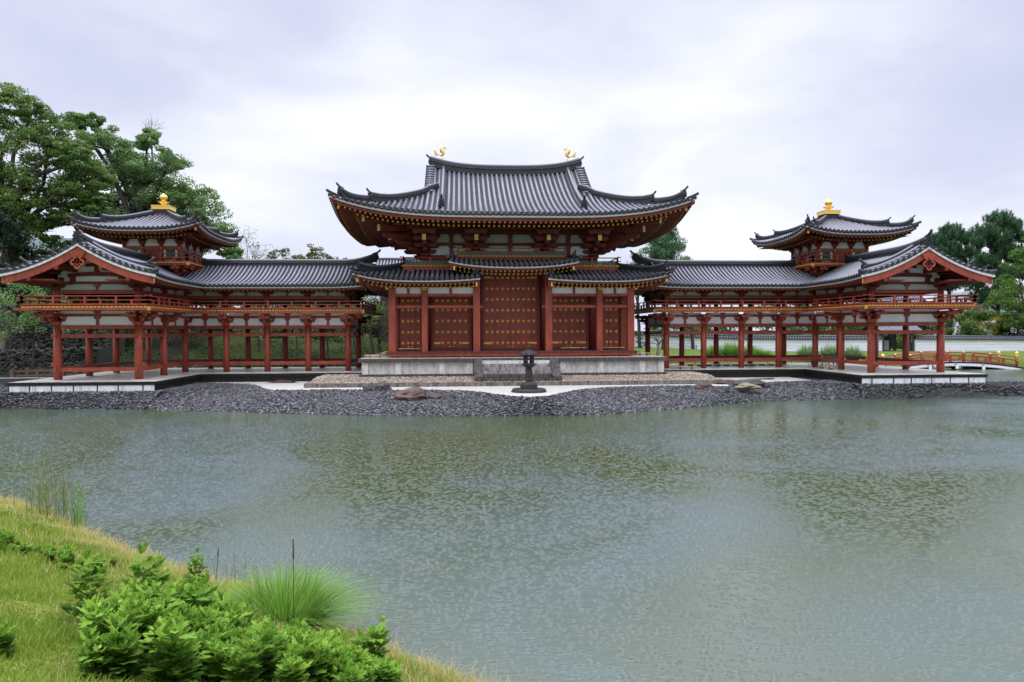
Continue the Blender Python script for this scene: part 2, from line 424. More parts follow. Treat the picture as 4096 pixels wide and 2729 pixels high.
def railing(mb, path, z, hs=(.07, .29, .50), post=.8, over=.28, tall_every=2, closed=False):
    """rails along a path of xy points: base rail, mid rail, round top rail; rails run past the ends"""
    P = [Vector((x, y, z)) for x, y in path]
    segs = list(zip(P[:-1], P[1:])) + ([(P[-1], P[0])] if closed else [])
    for a, b in segs:
        d = (b-a).normalized(); L = (b-a).length
        mb.beam(a-d*.03+UPZ*hs[0]/2, b+d*.03+UPZ*hs[0]/2, .11, hs[0], 0)
        mb.beam(a-d*over+UPZ*hs[1], b+d*over+UPZ*hs[1], .075, .05, 0)
        mb.tube([a-d*over+UPZ*(hs[2]+.05), a+UPZ*hs[2], b+UPZ*hs[2], b+d*over+UPZ*(hs[2]+.05)], .035, 6, 0)
        n = max(1, round(L/post))
        for k in range(n+1):
            p = a.lerp(b, k/n); tall = (k % tall_every == 0) or k == n
            mb.beam(p+UPZ*hs[0], p+UPZ*(hs[2] if tall else hs[1]), .1, .1, 0, upv=d)
def capsrow(mb, a, b, z0, z1, n_out, sp=.2, fill=.76, th=.05):
    """row of ochre plank ends along a->b facing n_out"""
    a = Vector((*a, 0)); b = Vector((*b, 0)); d = (b-a).normalized(); L = (b-a).length; n = max(1, round(L/sp)); w = L/n*fill; no = Vector((*n_out, 0))
    for k in range(n):
        c = a+d*(k+.5)*L/n + UPZ*(z0+z1)/2
        mb.beam(c-no*.06, c+no*th, w, z1-z0, 0)
def gable_verge(parts, apex, axis, side, hw, prof, zfall, out, band=.1, barge=.36, nd=None, sp=.3):
    """curved gable edge.  axis = unit vector pointing outward from the gable, side = unit vector across.
    prof(s) = z at distance s from the ridge"""
    axis = Vector(axis); side = Vector(side); apex = Vector(apex)
    for sg in (-1, 1):
        pts = []
        N = 14
        for k in range(N+1):
            s_ = hw*k/N; p = apex+side*sg*s_; p.z = prof(s_); pts.append(p)
        parts['fascia'].loft([[p-axis*.1+UPZ*(-.06-band), p+axis*.02+UPZ*(-.06-band), p+axis*.02-UPZ*.05, p-axis*.1-UPZ*.05] for p in pts], 0)
        pts2 = [p for p in pts[:]]
        last = pts2[-1]-side*sg*.12
        pts2[-1] = last
        parts['barge'].loft([[p-axis*.16+UPZ*(-.06-band-barge*f), p-axis*.05+UPZ*(-.06-band-barge*f), p-axis*.05+UPZ*(-.055-band), p-axis*.16+UPZ*(-.055-band)] for p, f in zip(pts2, [1.+.12*(1-k/N) for k in range(N+1)])], 0)
        # rows of short cover tiles laid out over the verge, with round ends
        n = int(hw/sp)
        for k in range(n):
            s_ = (k+.55)*hw/n; p = apex+side*sg*s_; p.z = prof(s_)+.05
            parts['roof'].tube([p-axis*.5+UPZ*.02, p+axis*.03], .085, 8, 0)
            parts['roof'].tube([p+axis*.03, p+axis*.07], .098, 10, 2, smooth=False)
        parts['roof'].loft([[p-axis*.5+UPZ*(-.02), p+axis*.04-UPZ*.05, p+axis*.04+UPZ*.02, p-axis*.5+UPZ*.03] for p in pts], 2)

def gegyo(mb, c, axis, side, s=1.):
    """hanging carved gable ornament with pierced lobes"""
    c = Vector(c); axis = Vector(axis); side = Vector(side)
    def disc(a, b, r, hole=0):
        p = c+side*a*s+UPZ*b*s; n = 14
        outer = [p+side*math.cos(2*math.pi*k/n)*r*s+UPZ*math.sin(2*math.pi*k/n)*r*s for k in range(n)]
        if hole:
            inner = [p+side*math.cos(2*math.pi*k/n)*hole*s+UPZ*math.sin(2*math.pi*k/n)*hole*s for k in range(n)]
            o = len(mb.v); mb.v += [tuple(q) for q in outer]+[tuple(q) for q in inner]+[tuple(q+axis*.07) for q in outer]+[tuple(q+axis*.07) for q in inner]
            for k in range(n):
                j = (k+1) % n
                mb.face((o+2*n+k, o+2*n+j, o+3*n+j, o+3*n+k), 0); mb.face((o+k, o+j, o+2*n+j, o+2*n+k), 0); mb.face((o+n+k, o+3*n+k, o+3*n+j, o+n+j), 0); mb.face((o+k, o+n+k, o+n+j, o+j), 0)
        else:
            o = len(mb.v); mb.v += [tuple(q) for q in outer]+[tuple(q+axis*.07) for q in outer]
            mb.face([o+k for k in range(n)][::-1], 0); mb.face([o+n+k for k in range(n)], 0)
            for k in range(n):
                j = (k+1) % n; mb.face((o+k, o+j, o+n+j, o+n+k), 0)
    disc(0, -.05, .2); disc(-.16, -.34, .16, .07); disc(.16, -.34, .16, .07); disc(0, -.52, .15, .06); disc(0, -.27, .12, .04)
    mb.prism([(-.34*s, .12*s), (-.12*s, .2*s), (.12*s, .2*s), (.34*s, .12*s), (.22*s, -.12*s), (-.22*s, -.12*s)], c, side, UPZ, axis*.06, 0)
    mb.tube([c+axis*.07-UPZ*.03*s, c+axis*.13-UPZ*.03*s], .07*s, 6, 0)

class Roof:
    """collects the pieces of one roof and links them as parts"""
    def __init__(s):
        s.d = {k: MB() for k in ('roof', 'fascia', 'red', 'raf', 'caps', 'soffit')}; s.many = []
    def __getitem__(s, k):
        if k in ('ridge', 'orn', 'gegyo', 'barge'): b = MB(); s.many.append((k, b)); return b   # every ridge and ornament a part of its own
        return s.d[k]
    def build(s, root, sx=1, xf=None, name='roof'):
        r = s.d['roof'].build(name, [M['rib'], M['pan'], M['onigawara']], root, sx, xf)
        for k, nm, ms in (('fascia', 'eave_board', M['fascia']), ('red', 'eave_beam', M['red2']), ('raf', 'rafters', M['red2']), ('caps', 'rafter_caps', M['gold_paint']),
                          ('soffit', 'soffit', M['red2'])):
            if s.d[k].v:
                o = s.d[k].build(nm, ms, r, sx, xf)
                if k in ('raf', 'caps'): o['kind'] = 'stuff'
        for k, b in s.many:
            nm, ms = {'ridge': ('ridge', [M['ridge'], M['rib']]), 'orn': ('ridge_ornament', M['onigawara']), 'gegyo': ('gable_ornament', M['red']), 'barge': ('bargeboard', M['red'])}[k]
            b.build(nm, ms, r, sx, xf)
        return r
def hip_ridges(R_, corner, inward, h, L, w=.2, hh=.26, split=None, s=.9, t_start=.1, diag=None):
    """descending ridge along a hip from near the corner to distance L (in t)"""
    c = Vector(corner); i = Vector(inward)
    def P(t): q = c+i*t; return Vector((q.x, q.y, h(t)))
    def seg(a, b, lift):
        n = 8; pts = []
        for k in range(n+1):
            t = b+(a-b)*k/n; p = P(t); f = k/n; p.z += lift*f**5*.22; pts.append(p)
        ridge_line(R_['ridge'], pts, w, hh, .075)
        p = pts[-1]; ornament(R_['orn'], p+UPZ*(.08)-i.normalized()*.02, -i, s*.66)
    if split:
        seg(split, L, 1); seg(t_start, split-.0, 1)
        # lower tier continues under the upper
    else: seg(t_start, L, 1)
    p = P(-.05); R_['orn'].tube([P(.35)+UPZ*.03, P(.05)+UPZ*.05, p-i.normalized()*.1+UPZ*.12], .08, 8, 0)

# ------------------------------------------------------------------ central hall
def smooth_fade(t, w): return max(0., 1-t/w)**2
def central_hall():
    root = thing('temple_hall', (0, 5.9, .9), 'large central vermilion hall with double grey tiled roof and gold studded doors', 'temple hall')
    YF, YB = 0., 11.8
    MX = (5.15, 2.12); OX = (7.02, 5.15, 2.12)
    # ---- stone podium
    b = MB(); b.box(-8.56, 8.56, -1.62, 13.5, .05, .72, 0); b.build('podium_wall', M['kidan'], root)
    b = MB(); b.box(-8.78, 8.78, -1.84, 13.66, .72, .93, 0); b.build('podium_coping', M['kidan_dark'], root)
    b = MB(); b.box(-8.72, 8.72, -1.80, 13.6, -.5, .053, 0); b.build('podium_plinth', M['kidan_dark'], root)
    b = MB(); b.box(-8.72, 8.72, -1.79, 13.6, .93, .936, 0); b.build('podium_floor', M['slab_top'], root)
    for x in (-8.4, -6.55, -4.1, 4.9, 7.3, 8.4, -2.55, 2.7):
        b = MB(); b.box(x-.17, x+.17, -1.745, -1.5, .054, .717, 0); b.build('podium_pilaster', M['kidan'], root)
    # stairs
    st = tag(link('staircase', None, root, (0, -2.5, 0)))
    for k in range(6):
        z1 = .79-.175*k; y0 = -1.84-.27*(k+1)
        b = MB(); b.box(-1.87, 1.93, y0, -1.80-.0015*k, z1-.175 if k < 5 else -.3, z1-.003*k, 0); b.build('step', M['kidan'] if k == 0 else M['step'] if k < 4 else M['kidan_dark'], st)
    for x0, x1 in ((-2.32, -1.873), (1.933, 2.4)):
        b = MB(); b.prism([(-1.82, .94), (-1.9, .94), (-3.45, -.02), (-3.45, -.12), (-1.82, -.12)], (x0, 0, 0), (0, 1, 0), UPZ, (x1-x0, 0, 0), 0); b.build('stair_flank', M['kidan_dark'], st)
    b = MB(); b.box(-2.36, 2.44, -3.56, -3.40, -.3, -.1, 0); b.build('step', M['kidan_dark'], st)
    # timber deck
    b = MB(); b.box(-7.32, 7.32, -.52, -.40, 1.0, 1.222, 0); b.box(-7.32, -7.2, -.4, 12.2, 1.0, 1.222, 0); b.box(7.2, 7.32, -.4, 12.2, 1.0, 1.222, 0)
    for x in np.arange(-6.9, 7, 1.3): b.box(x-.08, x+.08, -.3, -.15, .936, 1.22)
    b.build('deck_beam', M['red'], root)
    b = MB()
    for k in range(62):
        x = -7.4+k*14.8/62; b.box(x+.004, x+14.8/62-.004, -.64, 2.0, 1.225, 1.27)
    b.build('deck_boards', M['deckwood'], root)
    b = MB(); b.box(-6.9, 6.9, 2.1, 11.5, 1.0, 1.25); b.build('floor', M['darkwood'], root)
    # ---- lower columns (square, outer) and main round columns
    z1 = {7.02: 4.97, 5.15: 4.97, 2.12: 5.8}
    for x in OX:
        for s in (-1, 1):
            w = .2 if x != 5.15 else .17
            b = MB(); b.box(s*x-w, s*x+w, -w, w, 1.272, z1[x]); b.build('column', M['red'], root)
            b = MB(); b.box(s*x-w, s*x+w, YB-w, YB+w, 1.0, 4.97); b.build('column', M['red2'], root)
    for y in (1.97, 5.9, 9.83):
        for s in (-1, 1):
            b = MB(); b.box(s*7.02-.17, s*7.02+.17, y-.17, y+.17, 1.0, 4.97); b.build('column', M['red'], root)
    for x in MX:
        for s in (-1, 1):
            b = MB(); b.tube([(s*x, 1.97, 1.26), (s*x, 1.97, 8.0)], .29, 16); b.build('column', M['red2'], root)
            b = MB(); b.tube([(s*x, 9.83, 1.26), (s*x, 9.83, 8.0)], .29, 16); b.build('column', M['red2'], root)
    # ---- lower beams, white panels
    for s in (-1, 1):
        for xa, xb in ((7.02, 5.15), (5.15, 2.12)):
            x0, x1 = sorted((s*xa, s*xb))
            b = MB(); b.box(x0+.2, x1-.2, -.11, .11, 4.48, 4.64); b.build('tie_beam', M['red'], root)
            b = MB(); b.box(x0+.203, x1-.203, -.10, .10, 3.80, 3.97); b.build('tie_beam', M['red'], root)
            b = MB(); b.box(x0+.19, x1-.19, -.03, .03, 4.64, 5.1); b.build('wall_panel', M['white'], root)
            b = MB(); strut(b, ((x0+x1)/2, -.01, 4.645), 5.1, .14); b.build('strut', M['red'], root)
        b = MB(); b.box(s*7.38, s*7.22, -.07, .07, 3.82, 3.95); b.build('beam_end', M['red'], root)
        b = MB(); b.box(s*1.92, s*1.74, -.07, .07, 3.82, 3.95); b.build('beam_end', M['red'], root)
        for ya, yb in ((0, 1.97), (1.97, 5.9), (5.9, 9.83), (9.83, 11.8)):
            b = MB(); b.box(s*7.02-.1, s*7.02+.1, ya+.18, yb-.18, 4.48, 4.64); b.box(s*7.02-.09, s*7.02+.09, ya+.183, yb-.183, 3.80, 3.97); b.build('tie_beam', M['red'], root)
            b = MB(); b.box(s*7.02-.03, s*7.02+.03, ya+.19, yb-.19, 4.64, 5.1); b.build('wall_panel', M['white'], root)
        for x in (7.02, 5.15):
            b = MB(); block(b, (s*x, 0, 4.93), .42, .2); arm(b, (s*x, 0, 5.07), (1, 0, 0), 1.05, .17, .14); arm(b, (s*x, -.05, 5.05), (0, 1, 0), .8, .17, .14)
            if x == 7.02: arm(b, (s*(x+.1), -.1, 5.05), (s, -1, 0), 1.3, .17, .14)
            b.build('bracket', M['red'], root)
            if x == 5.15:
                b = MB(); b.tube([(s*x, -.5, 4.94), (s*x, -.46, 4.94)], .13, 12); b.build('nail_cover', M['goldplate'], root)
        b = MB(); b.tube([(s*7.3, -.3, 4.95), (s*7.3, -.26, 4.95)], .1, 12); b.build('nail_cover', M['goldplate'], root)
    b = MB(); b.box(-7.7, -1.92, -.35, -.2, 5.0, 5.11); b.box(1.92, 7.7, -.35, -.2, 5.0, 5.11); b.build('purlin', M['red'], root)
    # ---- walls behind
    b = MB()
    b.box(-6.85, -4.89, 1.93, 2.01, 1.25, 5.6); b.box(6.85, 4.89, 1.93, 2.01, 1.25, 5.6)
    b.box(-4.9, -2.38, 1.95, 2.03, 1.25, 5.8); b.box(4.9, 2.38, 1.95, 2.03, 1.25, 5.8); b.box(-1.86, 1.86, 1.97, 2.05, 1.25, 6.6)
    b.build('timber_wall', M['red2'], root)
    b = MB(); b.box(-5.1, 5.1, 9.8, 9.9, 1.2, 8.6); b.box(-5.2, -5.1, 2.2, 9.7, 1.2, 8.6); b.box(5.1, 5.2, 2.2, 9.7, 1.2, 8.6); b.build('timber_wall', M['red2'], root)
    # ---- doors
    stud = MB(); n = 6
    stud.lathe((0, 0, 0), [(.09, 0), (.09, .014), (.06, .022), (.052, .05), (.02, .07)], 6, 0, smooth=False)
    sv = [(x, -z, y) for x, y, z in stud.v]; stud.v = sv
    knob = MB(); knob.lathe((0, 0, 0), [(.045, 0), (.05, .02), (.035, .045), (.012, .055)], 12); knob.v = [(x, -z, y) for x, y, z in knob.v]
    sm_ = None
    nonlocal_mesh = {}
    def put(kind, mbx, parent, loc):
        if kind not in nonlocal_mesh:
            o = mbx.build(kind, M['gold_paint'], parent, loc=loc); nonlocal_mesh[kind] = o.data; return o
        return link(kind, nonlocal_mesh[kind], parent, loc)
    def leaf(x0, x1, z0, z1, cols, rws, side, hinge_rows, knobs=True, y=1.90):
        b = MB(); b.box(x0, x1, y, y+.05, z0, z1); d = b.build('door_leaf', M['door'], root)
        n = len(cols)
        for zi, z in enumerate(rws):
            for i, x in enumerate(cols):
                hinge = (zi in hinge_rows) and ((i == 0 and side < 0) or (i == n-1 and side > 0))
                if hinge: continue
                put('stud', stud, d, (x, y, z))
        for zi in hinge_rows:
            z = rws[zi]; a = x0 if side < 0 else x1; dr = 1 if side < 0 else -1; w = .42
            b = MB(); b.prism([(0, -.05), (w*.8, -.062), (w*.9, -.085), (w, 0), (w*.9, .085), (w*.8, .062), (0, .05)], (a, y-.001, z), (dr, 0, 0), UPZ, (0, -.02, 0)); b.build('hinge_strap', M['gold_paint'], d)
        if knobs: put('door_knob', knob, d, ((x1-.1) if side < 0 else (x0+.1), y, z0+.09))
        return d
    rz = [1.71, 2.39, 3.06, 3.73, 4.40, 5.06, 5.73]
    xs = [.16+.322*i for i in range(5)]
    leaf(-1.63, -.008, 1.40, 6.0, [-x for x in xs[::-1]], rz, -1, (0, 6)); leaf(.008, 1.63, 1.40, 6.0, xs, rz, 1, (0, 6))
    rs = [1.73, 2.40, 3.08, 3.76, 4.34]
    for s in (-1, 1):
        cx = s*3.62; q = [.19, .53, .87]
        leaf(cx-1.07, cx-.006, 1.42, 4.6, [cx-v for v in q[::-1]], rs, -1, (0,)); leaf(cx+.006, cx+1.07, 1.42, 4.6, [cx+v for v in q], rs, 1, (0,))
        cx = s*6.1
        leaf(cx-.62, cx-.006, 1.42, 4.6, [cx-.46, cx-.12], rs, -1, (), y=1.88); leaf(cx+.006, cx+.62, 1.42, 4.6, [cx+.12, cx+.46], rs, 1, (), y=1.88)
    b = MB()
    for c, w, z in ((0, 1.69, 6.02), (-3.62, 1.13, 4.62), (3.62, 1.13, 4.62)):
        b.box(c-w-.09, c-w+.05, 1.86, 1.94, 1.28, z); b.box(c+w-.05, c+w+.09, 1.86, 1.94, 1.28, z); b.box(c-w-.09, c+w+.09, 1.855, 1.945, z, z+.13); b.box(c-w+.05, c+w-.05, 1.85, 1.93, 1.275, 1.39)
    b.build('door_frame', M['red2'], root)
    # ---- pent roofs of the lower storey
    def pent(x0, x1, ez, depth, rise, hipL, hipR, lift, top=True):
        r = Roof(); xc = (x0+x1)/2
        def h(a, t):
            z = ez+rise*(t/depth)+.06*(t/depth)**2
            for on, s in ((1, a-x0), (1, x1-a)):
                z += lift[0 if s == a-x0 else 1]*max(0, 1-max(0, s)/4.2)**3*max(0, 1-t/5)**2
            return z
        def T(a):
            t = depth
            if hipL: t = min(t, a-x0)
            if hipR: t = min(t, x1-a)
            return max(0, t)
        tile_face(r['roof'], (0, -1.6, 0), (1, 0, 0), (0, 1, 0), h, x0, x1, T, sp=.29, rr=.09)
        E = [(x, -1.6, h(x, 0)) for x in np.linspace(x0, x1, 25)]
        ins = (1. if hipL else 0., 1. if hipR else 0.)
        eave(E, (0, 1, 0), (.12, .12, ins[0]*.9, ins[1]*.9), r, board=.13, redh=.12, rows=((.3, -.34, .085, 1.1), (.75, -.48, .085, 1.4)), spr=.26, slope=.12)
        b = r['soffit']
        b.loft([[Vector((x, -1.35, h(x, 0)-.30)), Vector((x, -.05, h(x, 0)*.0+ez-.12)), Vector((x, 2.0, ez+.05)), Vector((x, 2.0, ez+.1)), Vector((x, -1.35, h(x, 0)-.26))] for x in np.linspace(x0+(.3 if hipL else .1), x1-(.3 if hipR else .1), 16)])
        return r, h
    EZ = 5.42
    for s in (-1, 1):
        x0, x1 = (-9.1, -1.95) if s < 0 else (1.95, 9.1)
        r, h = pent(x0, x1, EZ, 3.45, .95, s < 0, s > 0, (.42, .14) if s < 0 else (.14, .42))
        # side face
        def hs(a, t, s=s):
            q = min(a+1.6, 13.4-a); return EZ+.95*(t/3.45)+.06*(t/3.45)**2+.42*max(0, 1-max(0, q)/4.2)**3*max(0, 1-t/5)**2
        tile_face(r['roof'], (s*9.1, 0, 0), (0, 1, 0), (-s, 0, 0), hs, -1.6, 13.4, lambda a: max(0, min(3.45, a+1.6, 13.4-a)), sp=.3, rr=.09)
        E = [(s*9.1, y, hs(y, 0)) for y in np.linspace(-1.6, 13.4, 31)]
        eave(E, (-s, 0, 0), (.12, .12, .9, .9), r, board=.13, redh=.12, rows=((.3, -.34, .085, 1.1), (.75, -.48, .085, 1.4)), spr=.3, slope=.12)
        r['soffit'].loft([[Vector((s*8.85, y, hs(y, 0)-.3)), Vector((s*7.0, y, EZ-.12)), Vector((s*5.3, y, EZ)), Vector((s*5.3, y, EZ+.05)), Vector((s*8.85, y, hs(y, 0)-.26))] for y in np.linspace(-1.3, 13.1, 16)])
        hip_ridges(r, (s*9.1, -1.6, 0), (-s, 1, 0), lambda t: h(s*(9.1-t), t)+.06, 3.1, .2, .24, None, .8, .35)
        # corner gold cap and inner end
        r['caps'].beam((s*8.86, -1.40, hs(-1.45, 0)-.40), (s*8.80, -1.34, hs(-1.45, 0)-.40), .16, .3)
        r['red'].beam((s*8.8, -1.34, hs(-1.45, 0)-.40), (s*7.2, .2, EZ-.3), .16, .26)
        xi = s*1.95
        r['roof'].tube([(xi-s*.02, 1.7, h(xi, 3.2)+.08), (xi-s*.02, -1.2, h(xi, .4)+.1), (xi-s*.10, -1.62, h(xi, 0)+.16)], .1, 8, 2)
        ornament(r['orn'], (xi+s*.2, -1.35, h(xi, .2)+.16), (-s*.5, -1, 0), .5)
        r['caps'].box(xi+s*.16, xi+s*.24, -1.44, -1.40, h(xi, 0)-.58, h(xi, 0)-.2); r['red'].box(xi+s*.0, xi+s*.25, -1.40, 1.9, h(xi, 0)-.5, h(xi, 0)-.18)
        r.build(root, name='lower_roof')
        b = MB(); b.box(s*2.3, s*1.93, -.1, 1.9, 5.15, 6.2); b.build('side_board', M['red2'], root)
    r = Roof()
    def hb(a, t): return EZ+.95*(t/3.45)+.06*(t/3.45)**2
    tile_face(r['roof'], (0, 13.4, 0), (1, 0, 0), (0, -1, 0), hb, -9.1, 9.1, lambda a: max(0, min(3.45, a+9.1, 9.1-a)), sp=.33, rr=.09)
    r['soffit'].box(-8.6, 8.6, 9.9, 13.2, EZ-.3, EZ-.2)
    r.build(root, name='lower_roof')
    # raised centre pent roof
    r, h = pent(-3.7, 3.7, 6.2, 2.3, .5, False, False, (.32, .32))
    for s in (-1, 1):
        xi = s*3.7
        r['roof'].tube([(xi, .9, h(xi, 2.1)+.06), (xi, -1.2, h(xi, .4)+.1), (xi+s*.08, -1.64, h(xi, 0)+.17)], .11, 8, 2)
        r['roof'].tube([(xi-s*.18, .9, h(xi, 2.1)+.16), (xi-s*.18, -1.2, h(xi, .4)+.18)], .09, 8, 2)
        ornament(r['orn'], (xi-s*.22, -1.3, h(xi, .2)+.2), (s*.4, -1, 0), .5)
        r['caps'].box(xi-s*.25, xi-s*.33, -1.44, -1.40, h(xi, 0)-.6, h(xi, 0)-.2); r['red'].box(xi-s*.08, xi-s*.33, -1.40, 1.9, h(xi, 0)-.48, h(xi, 0)-.17)
        b = MB(); b.tube([(s*2.05, -.3, 5.38), (s*2.05, -.25, 5.38)], .06, 10); b.build('nail_cover', M['gold_paint'], root)
    r.build(root, name='porch_roof')
    b = MB(); b.box(-2.3, 2.3, -.13, .13, 5.80, 5.98); b.box(-2.6, 2.6, -.4, -.25, 5.82, 5.93); b.build('lintel', M['red'], root)
    # ---- upper balcony
    def balcony(path, z, name='balcony', outs=None):
        b = MB(); railing(b, path, z+.13, (.07, .29, .5), .95, .2)
        o = b.build('railing', M['red'], root)
        return o
    for s in (-1, 1):
        path = [(s*3.3, .7), (s*6.4, .7), (s*6.4, 11.1)]
        zb = 6.22
        b = MB(); railing(b, path, zb+.15, (.06, .25, .45), .8, .22); rl = b.build('railing', M['red'], root)
        b = MB(); b.box(s*3.35, s*6.36, .70, .72, zb+.22, zb+.36); b.box(s*6.41, s*6.39, .8, 11, zb+.22, zb+.36); b.build('green_panel', M['green'], rl)
        b = MB(); capsrow(b, (s*3.3, .62), (s*6.45, .62), zb+.07, zb+.145, (0, -1), .2); capsrow(b, (s*6.48, .7), (s*6.48, 11), zb+.07, zb+.145, (s, 0), .2); b.build('plank_ends', M['ochre'], root)
        b = MB(); b.box(s*3.3, s*6.42, .64, 1.9, zb-.13, zb+.068); b.box(s*5.4, s*6.42, 1.903, 11.1, zb-.127, zb+.066); b.box(s*4.0, s*4.2, .5, .66, zb-.25, zb-.1); b.box(s*5.9, s*6.1, .5, .66, zb-.25, zb-.1)
        b.build('balcony_floor', M['red'], root)
        b = MB(); b.box(s*3.5, s*6.2, .9, 1.2, 5.8, 6.1); b.build('balcony_support', M['red2'], root)
    zb = 6.80; path = [(-3.2, .7), (3.2, .7)]
    b = MB(); railing(b, path, zb+.15, (.06, .25, .45), .8, .22); rl = b.build('railing', M['red'], root)
    b = MB(); b.box(-3.2, 3.2, .70, .72, zb+.22, zb+.36); b.build('green_panel', M['green'], rl)
    b = MB(); capsrow(b, (-3.2, .62), (3.2, .62), zb+.07, zb+.145, (0, -1), .2); b.build('plank_ends', M['ochre'], root)
    b = MB(); b.box(-3.28, 3.28, .64, 1.9, zb-.2, zb+.068); b.build('balcony_floor', M['red'], root)
    # ---- upper wall
    def tier(z0, z1, mt, sides=True, y=1.97):
        b = MB(); b.box(-5.1, 5.1, y-.02, y+.03, z0, z1)
        if sides: b.box(-5.18, -5.12, 2.2, 9.8, z0, z1); b.box(5.12, 5.18, 2.2, 9.8, z0, z1)
        return b.build('wall_panel', mt, root)
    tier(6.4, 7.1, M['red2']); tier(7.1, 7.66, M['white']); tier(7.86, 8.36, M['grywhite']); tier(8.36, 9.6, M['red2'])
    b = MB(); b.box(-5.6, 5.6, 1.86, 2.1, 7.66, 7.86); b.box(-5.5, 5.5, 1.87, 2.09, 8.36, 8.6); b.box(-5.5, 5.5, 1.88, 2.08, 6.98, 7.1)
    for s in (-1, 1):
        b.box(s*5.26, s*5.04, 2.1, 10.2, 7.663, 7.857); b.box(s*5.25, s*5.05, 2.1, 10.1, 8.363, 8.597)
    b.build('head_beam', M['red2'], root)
    for x in (-3.6, 0, 3.6):
        b = MB(); strut(b, (x, 1.91, 7.1), 7.66, .22); b.build('strut', M['red2'], root)
        b = MB(); strut(b, (x, 1.91, 7.86), 8.36, .24); b.build('strut', M['red2'], root)
    # bracket complexes: three steps, tail rafters with gold end plates
    def complex_(x, y, dirs, diag):
        b = MB(); c = Vector((x, y, 6.98))
        block(b, c, .6, .22)
        for lv, (L, z) in enumerate(((1.3, 7.16), (1.7, 7.5), (1.4, 7.86), (1.8, 8.1))):
            arm(b, (x, y-.02, z), (1, 0, 0), L, .26, .26)
        for d in dirs:
            d = Vector(d)
            side = d.cross(UPZ)
            for lv in range(3):
                rch = .7+.65*lv; z = 7.22+.33*lv
                arm(b, c.xy.to_3d()+d*rch*.5+UPZ*z, d, rch+.5, .26, .24)
                for q in (-1, 0, 1): block(b, c.xy.to_3d()+d*rch+side*q*.48+UPZ*(z+.26), .28, .16)
                arm(b, c.xy.to_3d()+d*rch+UPZ*(z+.3), side, 1.35, .24, .2)
            b.beam(c.xy.to_3d()+UPZ*8.75, c.xy.to_3d()+d*2.25+UPZ*7.92, .2, .28)
        return b
    for x in (5.15, 2.12, -2.12, -5.15):
        b = complex_(x, 1.97, [(0, -1, 0)]+([(math.copysign(1, x), 0, 0)] if abs(x) > 5 else []), abs(x) > 5)
        o = b.build('bracket', M['red2'], root)
        g = MB(); g.box(x-.11, x+.11, -.33, -.29, 7.76, 8.07); g.build('gold_plate', M['goldplate'], o)
        if abs(x) > 5:
            s = math.copysign(1, x); b = MB()
            for sd, z in ((3.32, 8.82), (2.55, 8.41), (1.98, 7.96)):
                p = Vector((s*(5.15+sd), 1.97-sd, z)); q = Vector((s*5.15, 1.97, z+sd*.10)); b.beam(q, p, .22, .3)
            for lv in range(3):
                a = .7+.7*lv; arm(b, (s*(5.15+a/2), 1.97-a/2, 7.2+.33*lv), (s, -1, 0), a*1.4+.6, .27, .24)
            o = b.build('corner_bracket', M['red2'], root)
            g = MB()
            for sd, z in ((3.32, 8.82), (2.55, 8.41), (1.98, 7.96)):
                p = Vector((s*(5.15+sd), 1.97-sd, z)); d = Vector((s, -1, 0)).normalized(); g.beam(p-d*.003, p+d*.03, .23, .36)
            g.build('gold_plate', M['goldplate'], o)
        b = complex_(x, 9.83, [(0, 1, 0)], False); b.build('bracket', M['red2'], root)
    for y in (5.9,):
        for s in (-1, 1): complex_(s*5.15, y, [(s, 0, 0)], False).build('bracket', M['red2'], root)
    # coved pale boards between the brackets and under the eaves
    b = MB()
    for x0, x1, n in ((-4.75, -2.75, 6), (-1.55, 1.55, 11), (2.75, 4.75, 6)):
        for k in range(n):
            x = x0+(k+.5)*(x1-x0)/n; w = .085
            b.hexa([(x-w, .7, 8.72), (x+w, .7, 8.72), (x+w, 1.3, 8.62), (x-w, 1.3, 8.62), (x-w, .35, 9.05), (x+w, .35, 9.05), (x+w, 1.3, 9.02), (x-w, 1.3, 9.02)])
    b.build('coved_boards', M['grywhite'], root)
    b = MB(); b.box(-6.9, 6.9, -.25, -.05, 8.62, 8.80); b.box(-6.2, 6.2, .55, .75, 8.52, 8.70)
    for s in (-1, 1): b.box(s*7.2, s*7.4, -.05, 11.9, 8.6, 8.8); b.box(s*6.4, s*6.55, .8, 11, 8.5, 8.7)
    b.box(-7, 7, 11.9, 12.1, 8.6, 8.8)
    b.build('eave_purlin', M['red2'], root)
    # ---- main roof
    A, B, cy = 10.12, 8.6, 5.9; G = 4.95; EZ2 = 8.93
    def hm(t): return EZ2+.27*t+.0225*t*t
    def lift(s, t): return 1.02*max(0, 1-max(0, s)/9.2)**3.4*max(0, 1-t/7.5)**2
    def ru(a, t): return .5*min(1., abs(a)/5.1)**3.2*(max(0, t)/B)**2.5 if abs(a) <= A-G+.01 else 0.
    def hf(a, t): return hm(t)+lift(A-abs(a), t)+ru(a, t)
    def hside(a, t): return hm(t)+lift(B-abs(a), t)
    r = Roof()
    Tf = lambda a: B if abs(a) <= A-G else max(0, A-abs(a))
    for sy in (-1, 1):
        tile_face(r['roof'], (0, cy+sy*B, 0), (1, 0, 0), (0, -sy, 0), hf, -A, A, Tf, sp=.31, rr=.09, brk=(-(A-G)-1e-3, A-G+1e-3))
        E = [(x, cy+sy*B, hf(x, 0)) for x in np.linspace(-A, A, 41)]
        eave(E, (0, -sy, 0), (.15, .15, 1., 1.), r, board=.15, redh=.19, rows=((.38, -.43, .10, 1.5), (1.25, -.52, .115, 2.6)), spr=.285, slope=.10, round_rows=(1,))
    Ts = lambda a: max(0, min(G, B-abs(a)))
